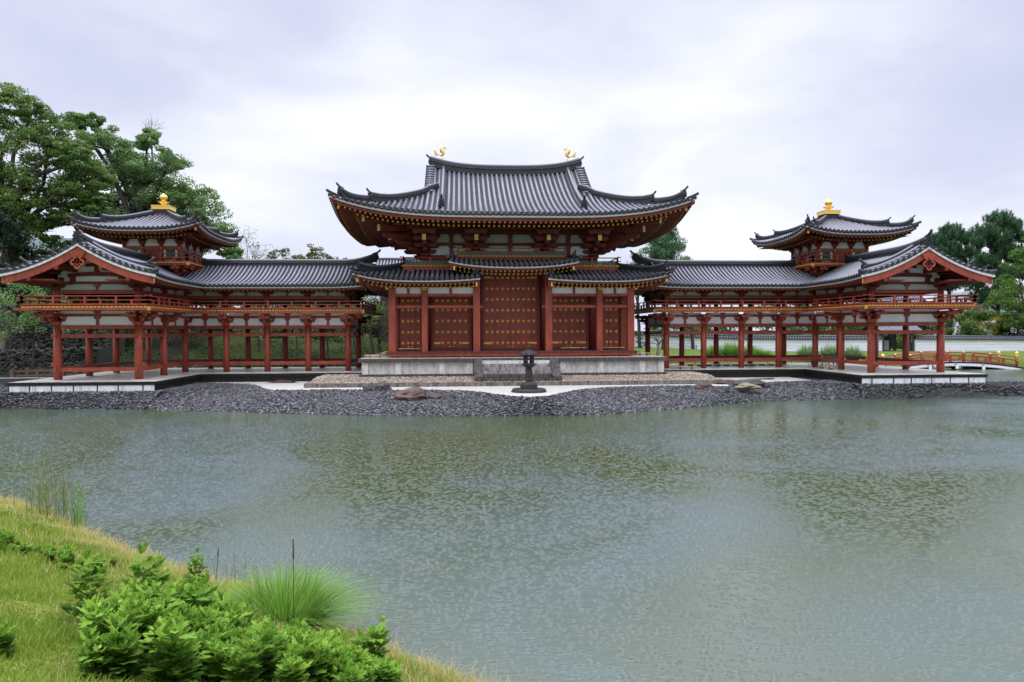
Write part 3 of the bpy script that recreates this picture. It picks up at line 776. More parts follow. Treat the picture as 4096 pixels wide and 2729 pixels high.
    for s in (-1, 1):
        tile_face(r['roof'], (s*A, cy, 0), (0, 1, 0), (-s, 0, 0), hside, -B, B, Ts, sp=.31, rr=.09)
        E = [(s*A, cy+y, hside(y, 0)) for y in np.linspace(-B, B, 41)]
        eave(E, (-s, 0, 0), (.15, .15, 1., 1.), r, board=.15, redh=.19, rows=((.38, -.43, .10, 1.5), (1.25, -.52, .115, 2.6)), spr=.285, slope=.10, round_rows=(1,))
        # gable
        pts = [(y, hm(B-abs(y))-.1) for y in np.linspace(-(B-G), B-G, 13)]
        g = MB(); g.prism(pts, (s*4.6, cy, 0), (0, 1, 0), UPZ, (s*.1, 0, 0)); g.build('gable_wall', M['red2'], root)
        gable_verge(r, (s*(A-G+.02), cy, 0), (s, 0, 0), (0, 1, 0), B-G+.0, lambda q: hm(B-q)+ru(5.1, B-q), 0, 0)
    # soffit: underside of the eaves
    def ring(d, dz, zf=None):
        pts = []
        N = 24
        for sx_, sy_, ax in ((-1, -1, 0), (1, -1, 1), (1, 1, 0), (-1, 1, 1)):
            for k in range(N):
                f = -1+2*k/N
                if ax == 0: x = -sx_*0+(f*(A-d) if sy_ < 0 else -f*(A-d)); y = cy+sy_*(B-d); z = hf(min(A, abs(x)+d), 0)
                else: y = cy+(f*(B-d) if sx_ > 0 else -f*(B-d)); x = sx_*(A-d); z = hside(min(B, abs(y-cy)+d), 0)
                pts.append(Vector((x, y, (z+dz) if zf is None else (zf+(z-EZ2)*.25))))
        return pts
    r['soffit'].loft([ring(.3, -.33), ring(1.5, -.33), ring(1.5, -.28), ring(4.2, 0, 9.0), ring(4.9, 0, 9.05)], caps=False)
    # ridges
    zr = hm(B)-.06
    xs = np.linspace(-4.98, 4.98, 25)
    ridge_line(r['ridge'], [(x, cy, zr+.12+.62*abs(x/5.25)**3.2) for x in xs], .42, .42, .12)
    for s in (-1, 1):
        ornament(r['orn'], (s*5.0, cy, zr+.78), (s, 0, 0), .75)
        for sy in (-1, 1):
            n = 14; pts = []
            for k in range(n+1):
                t = 8.3-(8.3-1.95)*k/n; pts.append((s*4.12, cy+sy*(B-t), hf(4.12, t)+.05))
            ridge_line(r['ridge'], pts, .24, .26, .09)
            ornament(r['orn'], (s*4.12, cy+sy*(B-1.85), hm(1.85)+.22), (0, sy, 0), .8)
            hip_ridges(r, (s*A, cy+sy*B, 0), (-s, -sy, 0), lambda t: hf(A-t, t)+.04, 5.7, .24, .3, 1.95, 1., .5)
            p = Vector((s*(A-.42), cy+sy*(B-.42), hf(A-.3, 0)-.50)); d = Vector((s, sy, 0)).normalized()
            r['caps'].beam(p, p+d*.03, .17, .3); r['red'].beam(p-d*3, p-d*.003, .18, .28)
    r.build(root, name='upper_roof')
    return root
hall = central_hall()

# ------------------------------------------------------------------ gilt phoenixes on the ridge
def phoenix(x, s, z, label):
    """s = +1 faces +x"""
    t = thing('phoenix_statue', (x, 5.9, z), label, 'statue', 'gilt phoenixes on the main ridge')
    G = M['gold']; k = 1.0
    P = lambda a, b, c=0: (x+s*a*1.08, 5.9+c, z+b*1.1)
    b = MB(); b.lathe((x, 5.9, z-.1), [(.16, -.1), (.17, .05), (.12, .1), (.05, .13)], 14); b.build('base', G, t)
    b = MB()
    b.tube([P(-.2, .42), P(-.12, .38), P(-.02, .40), P(.06, .48), P(.10, .58), P(.09, .68), P(.05, .76), P(.07, .84), P(.13, .86)], [.02, .06, .085, .085, .065, .045, .034, .036, .045], 10)
    b.tube([P(.10, .87), P(.17, .87), P(.235, .82), P(.25, .78)], [.05, .045, .02, .004], 8)
    b.build('body', G, t)
    b = MB()
    for a0, a1 in ((.04, .99), (.09, 1.0), (.14, .98), (.0, .94)): b.tube([P(.12, .89), P(a0+.03, .93), P(a1*.0+a0, .93+(a1-.93)*.9)], [.022, .02, .004], 5)
    b.tube([P(.18, .8), P(.17, .75), P(.2, .72)], [.015, .02, .004], 5); b.build('crest', G, t)
    b = MB()
    for dy in (-.035, .035): b.tube([P(.02, .36, dy), P(.03, .2, dy), P(.0, .12, dy), P(.02, .0, dy)], [.035, .018, .014, .014], 7)
    b.build('legs', G, t)
    for dy in (-1, 1):
        b = MB()
        poly = [(.10, .50), (.02, .44), (-.08, .50), (-.14, .64), (-.17, .80), (-.155, .97), (-.10, .90), (-.04, .80), (.02, .68)]
        b.prism(poly, (x, 5.9+dy*.09, z), (s, 0, 0), UPZ, (0, dy*.03, 0))
        for q in range(5): b.tube([P(.04-q*.035, .5+q*.02, dy*.13), P(-.10-q*.012, .68+q*.07, dy*.14)], [.022, .008], 5)
        b.build('wing', G, t)
    b = MB()
    for q in range(9):
        f = q/8; a = -.62+.10*f; e = .86-.62*f
        L = 1-.25*abs(f-.35)
        b.tube([P(-.14, .40), P(-.28, .40+.02*(1-f)), P(-.40-.05*(1-f), .46+.20*(1-f)-.08*f, .02*(q % 3-1)), P(-.52-.10*(1-f), .50+.33*(1-f)-.16*f+.0, .05*(q % 3-1))], [.03, .035, .03, .006], 6, squash=.5)
    b.build('tail', G, t)
phoenix(-4.2, 1, 13.68, 'gilt phoenix statue facing right on the left end of the main roof ridge')
phoenix(4.16, -1, 13.68, 'gilt phoenix statue facing left on the right end of the main roof ridge')

# ------------------------------------------------------------------ the two wings (built once per side, mirrored in x)
def wing(sx, label, side_word):
    root = thing('wing_building', (sx*19.76, 2.76, 0), label, 'temple wing')
    B_ = lambda b, n, m_, parent=root: b.build(n, m_, parent, sx)
    Xi, Xo = 19.76, 23.80; cx = [9.98, 12.40, 14.86, 17.31]; Y1, Y2, Yw, Ym = 2.76, 7.40, -3.73, -.49; XM = 21.78; YM = 5.08
    cols = [(x, y) for x in cx+[Xi] for y in (Y1, Y2)]+[(Xo, Y1), (Xo, Y2), (Xi, Ym), (Xo, Ym), (Xi, Yw), (Xo, Yw)]
    # ---- foundation slab
    y0, yc = -5.25, 1.28
    def slab(z0, z1, g):
        b = MB(); poly = [(8.79, yc-g), (18.34-g, yc-g), (18.34-g, y0-g), (25.45+g, y0-g), (25.45+g, 9.0+g), (8.79, 9.0+g)]
        b.prism(poly, (0, 0, z0), (1, 0, 0), (0, 1, 0), (0, 0, z1-z0)); return b
    B_(slab(-.17, -.004, 0), 'slab_edge', M['slab_edge']); B_(slab(-.004, .004, -.03), 'slab_top', M['slab_top'])
    B_(slab(-1.6, -.17, -.05), 'slab_footing', M['slab_edge'])
    b = MB(); xs = [18.36, 18.95, 20.15, 21.15, 22.3, 23.35, 24.4, 25.38]
    for a, c in zip(xs[:-1], xs[1:]): b.box(a+.035, c-.035, y0+.03, y0+.1, -.58, -.175)
    o = B_(b, 'plaster_skirt', M['base_white'])
    # ---- columns
    for x, y in cols:
        big = x in (Xi, Xo) and y in (Yw,); r = .205 if big else .185
        b = MB(); b.lathe((x, y, 0), [(.42, .004), (.40, .02), (.26, .03)], 20); B_(b, 'column_base', M['slab_top'])
        b = MB(); b.tube([(x, y, .02), (x, y, 1.4), (x, y, 2.86)], [r, r, r*.94], 18); B_(b, 'column', M['red'])
        b = MB(); b.tube([(x, y, 3.7), (x, y, 4.95)], .15 if not big else .165, 14); B_(b, 'upper_column', M['red'] if y < 3 else M['red2'])
    def zs(y): return (.93, .70, .08) if y == Yw else (.67, .46, 0)
    def span(p, q, front=True):
        """one bay between two columns"""
        p = Vector((*p, 0)); q = Vector((*q, 0)); d = (q-p).normalized(); L = (q-p).length; ax = abs(d.x) > .5
        mt = M['red'] if front else M['red2']
        def bm(z0, z1, w, name, cut=.17, m_=mt, off=0.):
            b = MB(); b.beam(p+d*cut+UPZ*((z0+z1)/2), q-d*cut+UPZ*((z0+z1)/2), w, z1-z0); return B_(b, name, m_)
        lo = (.70, .93) if (ax and p.y == Yw) else (.45, .66)
        skip = (p.x == cx[0])
        if not skip: bm(lo[0]+(0 if ax else -.0), lo[1], .13, 'low_rail')
        bm(2.19, 2.39, .12, 'tie_beam', .16); bm(2.65, 2.85, .17, 'tie_beam', .165)
        bm(2.85, 3.29, .05, 'wall_panel', .15, M['white']); bm(3.29, 3.43, .14, 'tie_beam', .13); bm(3.43, 3.58, .05, 'wall_panel', .15, M['white'])
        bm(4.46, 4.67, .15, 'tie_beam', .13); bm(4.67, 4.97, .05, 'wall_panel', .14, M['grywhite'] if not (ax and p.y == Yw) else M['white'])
        n = (2 if L > 3.8 and not ax else 1)
        b = MB(); c = p.lerp(q, .5); strut(b, (c.x, c.y, 2.851), 3.29, .15); strut(b, (c.x, c.y, 3.431), 3.58, .15); B_(b, 'strut', mt)
        b = MB(); strut(b, (c.x, c.y, 4.671), 4.97, .13); B_(b, 'strut', mt)
    fr = [(x, Y1) for x in cx+[Xi]]
    for a, c in zip(fr[:-1], fr[1:]): span(a, c)
    bk = [(x, Y2) for x in cx+[Xi, Xo]]
    for a, c in zip(bk[:-1], bk[1:]): span(a, c, False)
    for x in (Xi, Xo):
        for a, c in ((Yw, Ym), (Ym, Y1)): span((x, a), (x, c), True)
    span((Xo, Y1), (Xo, Y2), False); span((Xi, Yw), (Xo, Yw)); span((cx[0], Y1), (cx[0], Y2), False)
    # beam ends that pass through the columns, with their wedges
    for x, y, s in ((Xi, Yw, -1), (Xo, Yw, 1), (cx[0], Y1, -1), (cx[0], Y2, -1)):
        for z0, z1 in (((2.19, 2.39), (.70, .93)) if y == Yw else ((2.19, 2.39),)): b = MB(); b.box(x+s*.18, x+s*.31, y-.06, y+.06, z0, z1); B_(b, 'beam_end', M['red'])
        for z0, z1 in ((2.24, 2.40),)+(((.50, .70),) if y == Yw else ()): b = MB(); b.box(x-.06, x+.06, y-.27, y-.17, z0, z1); B_(b, 'beam_end', M['red'])
    # ---- lower brackets carrying the balcony
    for x, y in cols:
        outs = []
        if y == Yw: outs.append(((0, -1, 0), 1.1))
        if y == Y1 and x < Xi: outs.append(((0, -1, 0), .95))
        if y == Y2: outs.append(((0, 1, 0), .9))
        if x == Xo: outs.append(((1, 0, 0), .8))
        if x == Xi and y < 2: outs.append(((-1, 0, 0), .9))
        if x == cx[0]: outs.append(((-1, 0, 0), .8))
        if x == Xi and y == Yw: outs.append(((-.62, -.78, 0), 1.2))
        if x == Xo and y == Yw: outs.append(((.5, -.86, 0), 1.1))
        if x == cx[0] and y == Y1: outs.append(((-.7, -.7, 0), 1.1))
        b = MB(); bracket(b, (x, y, 2.84), outs, (1, 0, 0) if y != Ym else (0, 1, 0), 1.0, .9); B_(b, 'bracket', M['red'] if y < 5 else M['red2'])
        b = MB(); block(b, (x, y, 4.62), .38, .16); al = (0, 1, 0) if (x in (Xi, Xo) and y in (Ym,)) else (1, 0, 0)
        arm(b, (x, y, 4.76), al, .9, .17, .13)
        if x in (Xi, Xo) and y == Yw: arm(b, (x, y, 4.8), (0, 1, 0), 1.2, .17, .13)
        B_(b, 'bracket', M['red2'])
    # ---- balcony
    e = .02
    path = [(8.95, 8.5), (8.95, 1.66), (18.69, 1.66), (18.69, -5.2), (24.72, -5.2), (24.72, 8.5)]
    b = MB()
    for x0, x1, ya, yb in ((8.95, 18.7, 1.62, 2.9), (8.95, 24.7, 7.3, 8.5), (18.66, 19.9, -5.2, 1.617), (19.903, 24.72, -5.2, -3.5), (23.7, 24.72, -3.497, 7.297), (8.92, 10.1, 2.903, 7.297)):
        b.box(x0, x1, ya, yb, 3.78, 3.83)
    b.box(10.0, 23.7, 2.9, 7.3, 3.775, 3.80); b.box(19.9, 23.7, -3.5, 2.897, 3.775, 3.80)
    B_(b, 'balcony_floor', M['red2'])
    b = MB()
    pp = [Vector((x, y, 3.64)) for x, y in path]
    for i in range(len(pp)-1):
        d = (pp[i+1]-pp[i]).normalized(); inn = Vector((-d.y, d.x, 0))*.0
        cen = Vector((16, 5, 3.64)); b.beam(pp[i]+d*(.08 if i in (2,) else -.0), pp[i+1]-d*(.082 if i in (1,) else 0.), .16, .135)
    b.box(24.5, 25.15, -5.16, -5.02, 3.58, 3.70) ; b.box(8.4, 8.95, 8.3, 8.42, 3.58, 3.70)
    B_(b, 'balcony_beam', M['red'])
    b = MB()
    capsrow(b, (8.95, 1.66), (18.69, 1.66), 3.71, 3.775, (0, -1)); capsrow(b, (18.69, 1.66), (18.69, -5.2), 3.71, 3.775, (-1, 0)); capsrow(b, (18.69, -5.2), (24.72, -5.2), 3.71, 3.775, (0, -1))
    for i in (1, 0): b.v = b.v
    for x, y in ((18.66, -5.23), (18.72, 1.60), (8.93, 1.60)): b.box(x-.09, x+.03, y-.02, y+.10, 3.56, 3.76)
    tag(B_(b, 'plank_ends', M['ochre']), kind='stuff')
    b = MB(); capsrow(b, (24.72, -5.2), (24.72, 8.5), 3.71, 3.775, (1, 0)); capsrow(b, (8.95, 8.5), (8.95, 1.66), 3.71, 3.775, (-1, 0)); tag(B_(b, 'plank_ends', M['ochre']), kind='stuff')
    for i in range(len(path)-1):
        b = MB(); railing(b, path[i:i+2], 3.83, (.08, .26, .45), .72, .22); B_(b, 'railing', M['red'])
    # ---- ceiling of the upper storey
    b = MB(); b.box(9.0, 23.9, 2.6, 7.5, 4.98, 5.02); b.box(19.6, 23.9, -3.8, 2.6, 4.983, 5.023); B_(b, 'ceiling', M['darkwood'])
    b = MB()
    for y in (3.3, 6.9): b.box(9.6, 23.8, y-.1, y+.1, 4.44, 4.7)
    B_(b, 'inner_beam', M['darkwood'])
    for ya in (2.98, 7.18):
        b = MB(); b.box(10.1, 23.6, ya-.04, ya+.04, 4.22, 4.52); B_(b, 'frieze_board', M['darkwood'])
    # ---- roof over corridor and wing
    r = Roof(); HC, HW = 3.98, 3.70; xL, xR = XM-HW, XM+HW; yF, yBk = YM-HC, YM+HC; yV = -5.72; x0 = 8.6
    def hp(f): return 5.22+.60*f+.91*f*f        # f = fraction of the way up
    def lc(a): return .13*max(0, 1-(a-x0)/2.6)**2
    def hcor(a, t): return hp(t/HC)+lc(a)*(1-.4*t/HC)
    def lw(y): return .17*max(0, 1-(y-yV)/3.4)**2
    def hwing(y, t): return hp(t/HW)+lw(y)
    # corridor front: eave runs to the valley
    tile_face(r['roof'], (0, yF, 0), (1, 0, 0), (0, 1, 0), hcor, x0, XM, lambda a: HC, lambda a: max(0, (a-xL)*HC/HW), sp=.262, rr=.077, brk=(xL,))
    # wing inner face, y measured along +y
    tile_face(r['roof'], (xL, 0, 0), (0, 1, 0), (1, 0, 0), hwing, yV, YM, lambda a: HW, lambda a: max(0, (a-yF)*HW/HC), sp=.262, rr=.077, brk=(yF,))
    hx = lambda a, t: hp(t/HW)+lw(a)
    tile_face(r['roof'], (xR, 0, 0), (0, 1, 0), (-1, 0, 0), hx, yV, yBk, lambda a: max(0, min(HW, (yBk-a)*HW/HC)), sp=.262, rr=.077)
    tile_face(r['roof'], (0, yBk, 0), (1, 0, 0), (0, -1, 0), hcor, x0, xR, lambda a: max(0, min(HC, (xR-a)*HC/HW)), sp=.3, rr=.08)
    ev = dict(board=.12, redh=.10, rows=((.30, -.29, .07, 2.2),), spr=.27, slope=.0)
    E1 = [(x, yF, hcor(x, 0)) for x in np.linspace(x0, xL+.05, 25)]; eave(E1, (0, 1, 0), (.1, .1, 0, 0), r, **ev)
    E2 = [(xL, y, hwing(y, 0)) for y in np.linspace(yF+.05, yV, 20)]; eave(E2, (1, 0, 0), (.1, .25, 0, 0), r, **ev)
    E3 = [(xR, y, hwing(y, 0)) for y in np.linspace(yV, yBk, 30)]; eave(E3, (-1, 0, 0), (.25, .1, 0, 0), r, **ev)
    E4 = [(x, yBk, hcor(x, 0)) for x in np.linspace(x0, xR, 30)]; eave(E4, (0, -1, 0), (.1, .1, 0, 0), r, **ev)
    so_ = r['soffit']
    for a, c in (((x0+.2, yF+.25, 4.93), (x0+.2, Y1, 4.99)),): pass
    so_.hexa([(x0+.1, yF+.25, 4.96), (xL+.3, yF+.25, 4.96), (Xi, Y1, 5.03), (x0+.1, Y1, 5.03), (x0+.1, yF+.25, 5.0), (xL+.3, yF+.25, 5.0), (Xi, Y1, 5.07), (x0+.1, Y1, 5.07)])
    so_.hexa([(xL+.3, yV+.3, 5.0), (Xi, yV+.3, 5.06), (Xi, Y1, 5.04), (xL+.3, yF+.25, 4.97), (xL+.3, yV+.3, 5.04), (Xi, yV+.3, 5.1), (Xi, Y1, 5.08), (xL+.3, yF+.25, 5.01)])
    so_.hexa([(xR-.3, yV+.3, 5.0), (Xo, yV+.3, 5.06), (Xo, Y2, 5.04), (xR-.3, yBk-.25, 4.97), (xR-.3, yV+.3, 5.04), (Xo, yV+.3, 5.1), (Xo, Y2, 5.08), (xR-.3, yBk-.25, 5.01)])
    so_.box(x0+.1, xR-.3, Y2, yBk-.25, 4.95, 4.99)
    # front gable: pediment, bargeboards, hanging ornament
    prf = lambda q: hwing(yV, HW-q)
    gable_verge(r, (XM, yV, 0), (0, -1, 0), (1, 0, 0), HW, prf, 0, 0, band=.12, barge=.36, sp=.29)
    # rafters running out under the verge
    for sg in (-1, 1):
        for k in range(1, 9):
            q = .25+k*.40; x = XM+sg*q; z = prf(q)-.42
            if q < 3.5: r['raf'].beam((x, -5.55, z), (x, -3.6, z), .09, .1)
        r['soffit'].loft([[Vector((XM+sg*q, -5.5, prf(q)-.33)), Vector((XM+sg*q, -3.5, prf(q)-.33)), Vector((XM+sg*q, -3.5, prf(q)-.3)), Vector((XM+sg*q, -5.5, prf(q)-.3))] for q in np.linspace(0, 3.45, 9)])
        for q, ln in ((1.05, 0), (2.35, 0)):     # purlin ends
            x = XM+sg*q; z = prf(q)-.72
            r['red'].box(x-.09, x+.09, -5.66, -3.6, z, z+.26)
    gegyo(r['gegyo'], (XM, yV+.02, prf(0)-.62), (0, -1, 0), (1, 0, 0), 1.08)
    # corridor end gable
    gable_verge(r, (x0, YM, 0), (-1, 0, 0), (0, 1, 0), HC, lambda q: hcor(x0, HC-q), 0, 0, band=.1, barge=.3, sp=.29)
    # ridges
    zt = hp(1)-.02
    ridge_line(r['ridge'], [(x, YM, zt+.40*max(0, 1-(x-x0)/2.2)**2.4) for x in np.linspace(x0-.1, 19.5, 24)], .3, .30, .1)
    ornament(r['orn'], (x0-.15, YM, zt+.55), (-1, 0, 0), .75)
    ridge_line(r['ridge'], [(XM, y, zt+.32*max(0, 1-(y-yV)/3.)**2) for y in np.linspace(yV+.12, 2.6, 24)], .3, .34, .1)
    ornament(r['orn'], (XM, yV+.02, zt+.42), (0, -1, 0), .85)
    ornament(r['orn'], (XM, 2.65, zt+.3), (0, 1, 0), .5)
    for sg in (-1, 1):
        pts = []
        for k in range(15):
            q = .25+(HW-.75-.25)*k/14; pts.append((XM+sg*q, yV+1.0, hwing(yV+1., HW-q)+.06+.16*(k/14)**4))
        ridge_line(r['ridge'], pts, .2, .26, .08); ornament(r['orn'], Vector(pts[-1])+Vector((sg*.08, 0, .1)), (sg, 0, 0), .7)
        pts = [(XM+sg*q, yV+.55, hwing(yV, HW-q)+.03) for q in np.linspace(.1, HW-.3, 14)]
        r['roof'].tube([Vector(p)+UPZ*.1 for p in pts], .09, 8, 0); 
        r['roof'].tube([(XM+sg*(HW-.5), yV+.2, hwing(yV, .5)+.1), (XM+sg*(HW-.1), yV+.1, hwing(yV, .1)+.12), (XM+sg*(HW+.12), yV+.03, hwing(yV, 0)+.16)], .09, 8, 2)
        ornament(r['orn'], (XM+sg*(HW-.25), yV+.35, hwing(yV, .3)+.16), (sg, -.6, 0), .45)
        r['caps'].box(XM+sg*(HW-.1), XM+sg*(HW-.118), yV+.06, yV+.14, 4.92, 5.2)
    pts = [(x0+.95, YM-q, hcor(x0+.95, HC-q)+.05+.12*(q/HC)**4) for q in np.linspace(.2, HC-.5, 12)]
    ridge_line(r['ridge'], pts, .2, .22, .08)
    r.build(root, sx, name='roof')
    # pediment wall and arched beams
    b = MB(); zb0 = 4.97
    xs = [-1.95, -1.4, -.7, 0, .7, 1.4, 1.95]
    b.prism([(-1.95, zb0)]+[(q, prf(abs(q))-.36) for q in xs]+[(1.95, zb0)], (XM, Yw-.02, 0), (1, 0, 0), UPZ, (0, .05, 0)); B_(b, 'gable_panel', M['white'])
    b = MB()
    def arch(w, z0, h, th):
        N = 12; lo = []; hi = []
        for k in range(N+1):
            q = -w+2*w*k/N; f = 1-(q/w)**2; lo.append((q, z0+h*f*.6)); hi.append((q, z0+th*.55+h*f+th*.3))
        b.prism(lo+hi[::-1], (XM, Yw-.12, 0), (1, 0, 0), UPZ, (0, .2, 0))
    b.box(Xi+.1, Xo-.1, Yw-.1, Yw+.1, 4.965, 5.10)
    arch(1.45, 5.32, .10, .20)
    b.box(XM-.11, XM+.11, Yw-.13, Yw+.06, 5.6, 6.35); 
    for sg in (-1, 1):
        b.box(XM+sg*1.2-.13, XM+sg*1.2+.13, Yw-.125, Yw+.06, 5.10, 5.42); b.box(XM+sg*1.75-.12, XM+sg*1.75+.12, Yw-.122, Yw+.06, 4.9, 5.3)
    arch(.55, 5.85, .05, .16)
    B_(b, 'gable_beams', M['red2'])
    b = MB()
    for sg in (-1, 1): b.prism([(sg*(1.7), 5.0), (sg*(2.0), 4.96), (sg*2.9, 5.0), (sg*3.1, 5.12), (sg*2.0, 5.2)][::sg], (XM, Yw-.07, 0), (1, 0, 0), UPZ, (0, .14, 0))
    B_(b, 'purlin_bracket', M['red'])
    # ---- corner tower
    t_xc, t_yc = 21.83, 5.08; hx_, hy_ = 1.63, 1.86
    b = MB(); b.box(t_xc-1.5, t_xc+1.5, t_yc-1.7, t_yc+1.7, 5.9, 6.62); B_(b, 'tower_base', M['red2'])
    for gx in (-1, 1):
        for gy in (-1, 1):
            b = MB(); c = (t_xc+gx*hx_, t_yc+gy*hy_, 5.95); bracket(b, c, [((gx, 0, 0), .75), ((0, gy, 0), .75), ((gx*.7, gy*.7, 0), .95)], (1, 0, 0), .9, .75); B_(b, 'bracket', M['red'])
    for q in (-.55, .55):
        for gy in (-1, 1):
            b = MB(); bracket(b, (t_xc+q, t_yc+gy*hy_, 5.95), [((0, gy, 0), .7)], (1, 0, 0), .7, .7); B_(b, 'bracket', M['red'])
        for gx in (-1, 1):
            b = MB(); bracket(b, (t_xc+gx*hx_, t_yc+q*1.1, 5.95), [((gx, 0, 0), .7)], (0, 1, 0), .7, .7); B_(b, 'bracket', M['red'])
    bx, by = 2.42, 2.68; zb = 6.6
    b = MB(); b.box(t_xc-bx, t_xc+bx, t_yc-by, t_yc+by, zb-.0, zb+.1); b.box(t_xc-bx+.04, t_xc+bx-.04, t_yc-by+.04, t_yc+by-.04, zb-.1, zb-.003); B_(b, 'balcony_floor', M['red'])
    b = MB(); k4 = [(t_xc-bx, t_yc-by), (t_xc+bx, t_yc-by), (t_xc+bx, t_yc+by), (t_xc-bx, t_yc+by)]
    for i, no in enumerate(((0, -1), (1, 0), (0, 1), (-1, 0))):
        capsrow(b, k4[i], k4[(i+1) % 4], zb+.015, zb+.085, no, .19)
    for x, y in k4: b.box(x-.07, x+.07, y-.07, y+.07, zb-.1, zb+.09)
    tag(B_(b, 'plank_ends', M['ochre']), kind='stuff')
    for i in range(4):
        a = Vector((*k4[i], 0)); c = Vector((*k4[(i+1) % 4], 0)); d = (c-a).normalized(); inn = Vector((-d.y, d.x, 0))*.08
        b = MB(); railing(b, [((a+inn+d*.08).x, (a+inn+d*.08).y), ((c+inn-d*.08).x, (c+inn-d*.08).y)], zb+.1, (.07, .28, .5), .8, .2); B_(b, 'railing', M['red'])
    zt0, zt1 = 6.7, 8.15
    b = MB(); b.box(t_xc-hx_+.05, t_xc+hx_-.05, t_yc-hy_+.05, t_yc+hy_-.05, zt0, 7.72); B_(b, 'tower_wall', M['red2'])
    b = MB(); b.box(t_xc-hx_+.04, t_xc+hx_-.04, t_yc-hy_+.04, t_yc+hy_-.04, 7.72, 8.55); B_(b, 'wall_panel', M['white'])
    fx = (-1, -.34, .34, 1)
    for gy in (-1, 1):
        for f in fx:
            b = MB(); b.tube([(t_xc+f*hx_, t_yc+gy*hy_, zt0), (t_xc+f*hx_, t_yc+gy*hy_, 8.0)], .12, 10); B_(b, 'column', M['red'])
    for gx in (-1, 1):
        for f in fx[1:3]:
            b = MB(); b.tube([(t_xc+gx*hx_, t_yc+f*hy_, zt0), (t_xc+gx*hx_, t_yc+f*hy_, 8.0)], .12, 10); B_(b, 'column', M['red'])
    b = MB()
    for z0, z1, g in ((7.50, 7.73, .07), (6.9, 7.0, .05), (6.7, 6.78, .06)):
        b.box(t_xc-hx_-g, t_xc+hx_+g, t_yc-hy_-g, t_yc-hy_+.04, z0, z1); b.box(t_xc-hx_-g, t_xc+hx_+g, t_yc+hy_-.04, t_yc+hy_+g, z0, z1)
        b.box(t_xc-hx_-g, t_xc-hx_+.04, t_yc-hy_+.04, t_yc+hy_-.04, z0, z1); b.box(t_xc+hx_-.04, t_xc+hx_+g, t_yc-hy_+.04, t_yc+hy_-.04, z0, z1)
    B_(b, 'tie_beam', M['red'])
    for gy in (-1, 1):
        yy = t_yc+gy*(hy_-.03)
        for f in (-.67, .67):
            c = t_xc+f*hx_
            b = MB(); b.box(c-.26, c+.26, yy-.012, yy+.012, 7.02, 7.47); w_ = B_(b, 'window', M['green'])
            b = MB()
            for q in range(9): b.box(c-.25+q*.06, c-.225+q*.06, yy+gy*.012, yy+gy*.035, 7.03, 7.46)
            B_(b, 'lattice', M['green'], w_)
            b = MB(); b.box(c-.40, c-.28, yy-.025, yy+.025, 7.0, 7.5); b.box(c+.28, c+.40, yy-.025, yy+.025, 7.0, 7.5); b.box(c-.3, c+.3, yy-.02, yy+.02, 6.80, 6.89); B_(b, 'window_surround', M['white'])
        b = MB(); b.box(t_xc-.42, t_xc+.42, yy-.03, yy+.03, 6.78, 7.48); B_(b, 'door', M['door'])
        b = MB()
        for f in fx: b.tube([(t_xc+f*hx_, t_yc+gy*(hy_+.07), 7.615), (t_xc+f*hx_, t_yc+gy*(hy_+.12), 7.615)], .05, 8)
        B_(b, 'nail_covers', M['gold_paint'])
    for gx in (-1, 1):
        xx = t_xc+gx*(hx_-.03)
        for f in (-.67, .67):
            c = t_yc+f*hy_
            b = MB(); b.box(xx-.012, xx+.012, c-.28, c+.28, 7.02, 7.47); B_(b, 'window', M['green'])
    # upper bracket band
    for f in fx:
        for gy in (-1, 1):
            b = MB(); o3 = [((0, gy, 0), .8)]+([((f, 0, 0), .8), ((f, gy, 0), 1.1)] if abs(f) == 1 else [])
            bracket(b, (t_xc+f*hx_, t_yc+gy*hy_, 7.86), o3, (1, 0, 0), .72, .72); B_(b, 'bracket', M['red2'])
    for f in fx[1:3]:
        for gx in (-1, 1):
            b = MB(); bracket(b, (t_xc+gx*hx_, t_yc+f*hy_, 7.86), [((gx, 0, 0), .8)], (0, 1, 0), .72, .72); B_(b, 'bracket', M['red2'])
    b = MB(); b.box(t_xc-2.4, t_xc+2.4, t_yc-2.7, t_yc+2.7, 8.36, 8.5); B_(b, 'eave_purlin', M['red2'])
    # tower roof (square in its own frame, stretched to the plan)
    A = 3.9; Q = Matrix.Translation((t_xc, t_yc, 0)) @ Matrix.Diagonal((3.59/A, 4.25/A, 1, 1))
    r = Roof()
    def h0(t): return 8.52+.27*t+.032*t*t
    def ht(a, t): return h0(t)+.47*max(0, 1-max(0, A-abs(a))/3.6)**2.6*max(0, 1-t/3.)**2
    for ex, ey in (((1, 0, 0), (0, 1, 0)), ((0, 1, 0), (-1, 0, 0)), ((-1, 0, 0), (0, -1, 0)), ((0, -1, 0), (1, 0, 0))):
        org = -Vector(ey)*A
        tile_face(r['roof'], org, ex, ey, ht, -A, A, lambda a: max(0, min(A-.35, A-abs(a))), sp=.285, rr=.082)
        E = [tuple(org+Vector(ex)*x+UPZ*ht(x, 0)) for x in np.linspace(-A, A, 25)]
        eave(E, ey, (.12, .12, .9, .9), r, board=.12, redh=.11, rows=((.3, -.31, .065, 1.2), (.95, -.42, .065, 1.6)), spr=.27, slope=.06)
        c = (-Vector(ex)-Vector(ey)); c = Vector((c.x*A, c.y*A, 0)); i = -c.normalized()*math.sqrt(2)
        hip_ridges(r, c, Vector((math.copysign(1, -c.x), math.copysign(1, -c.y), 0)), lambda t: ht(A-t, t)+.03, 3.55, .18, .22, 1.25, .75, .25)
        p = c*(1-.3/A); p.z = ht(A-.3, 0)-.36; d = c.normalized()
        r['caps'].beam(p, p+d*.03, .13, .2); r['red'].beam(p-d*2, p-d*.003, .13, .2)
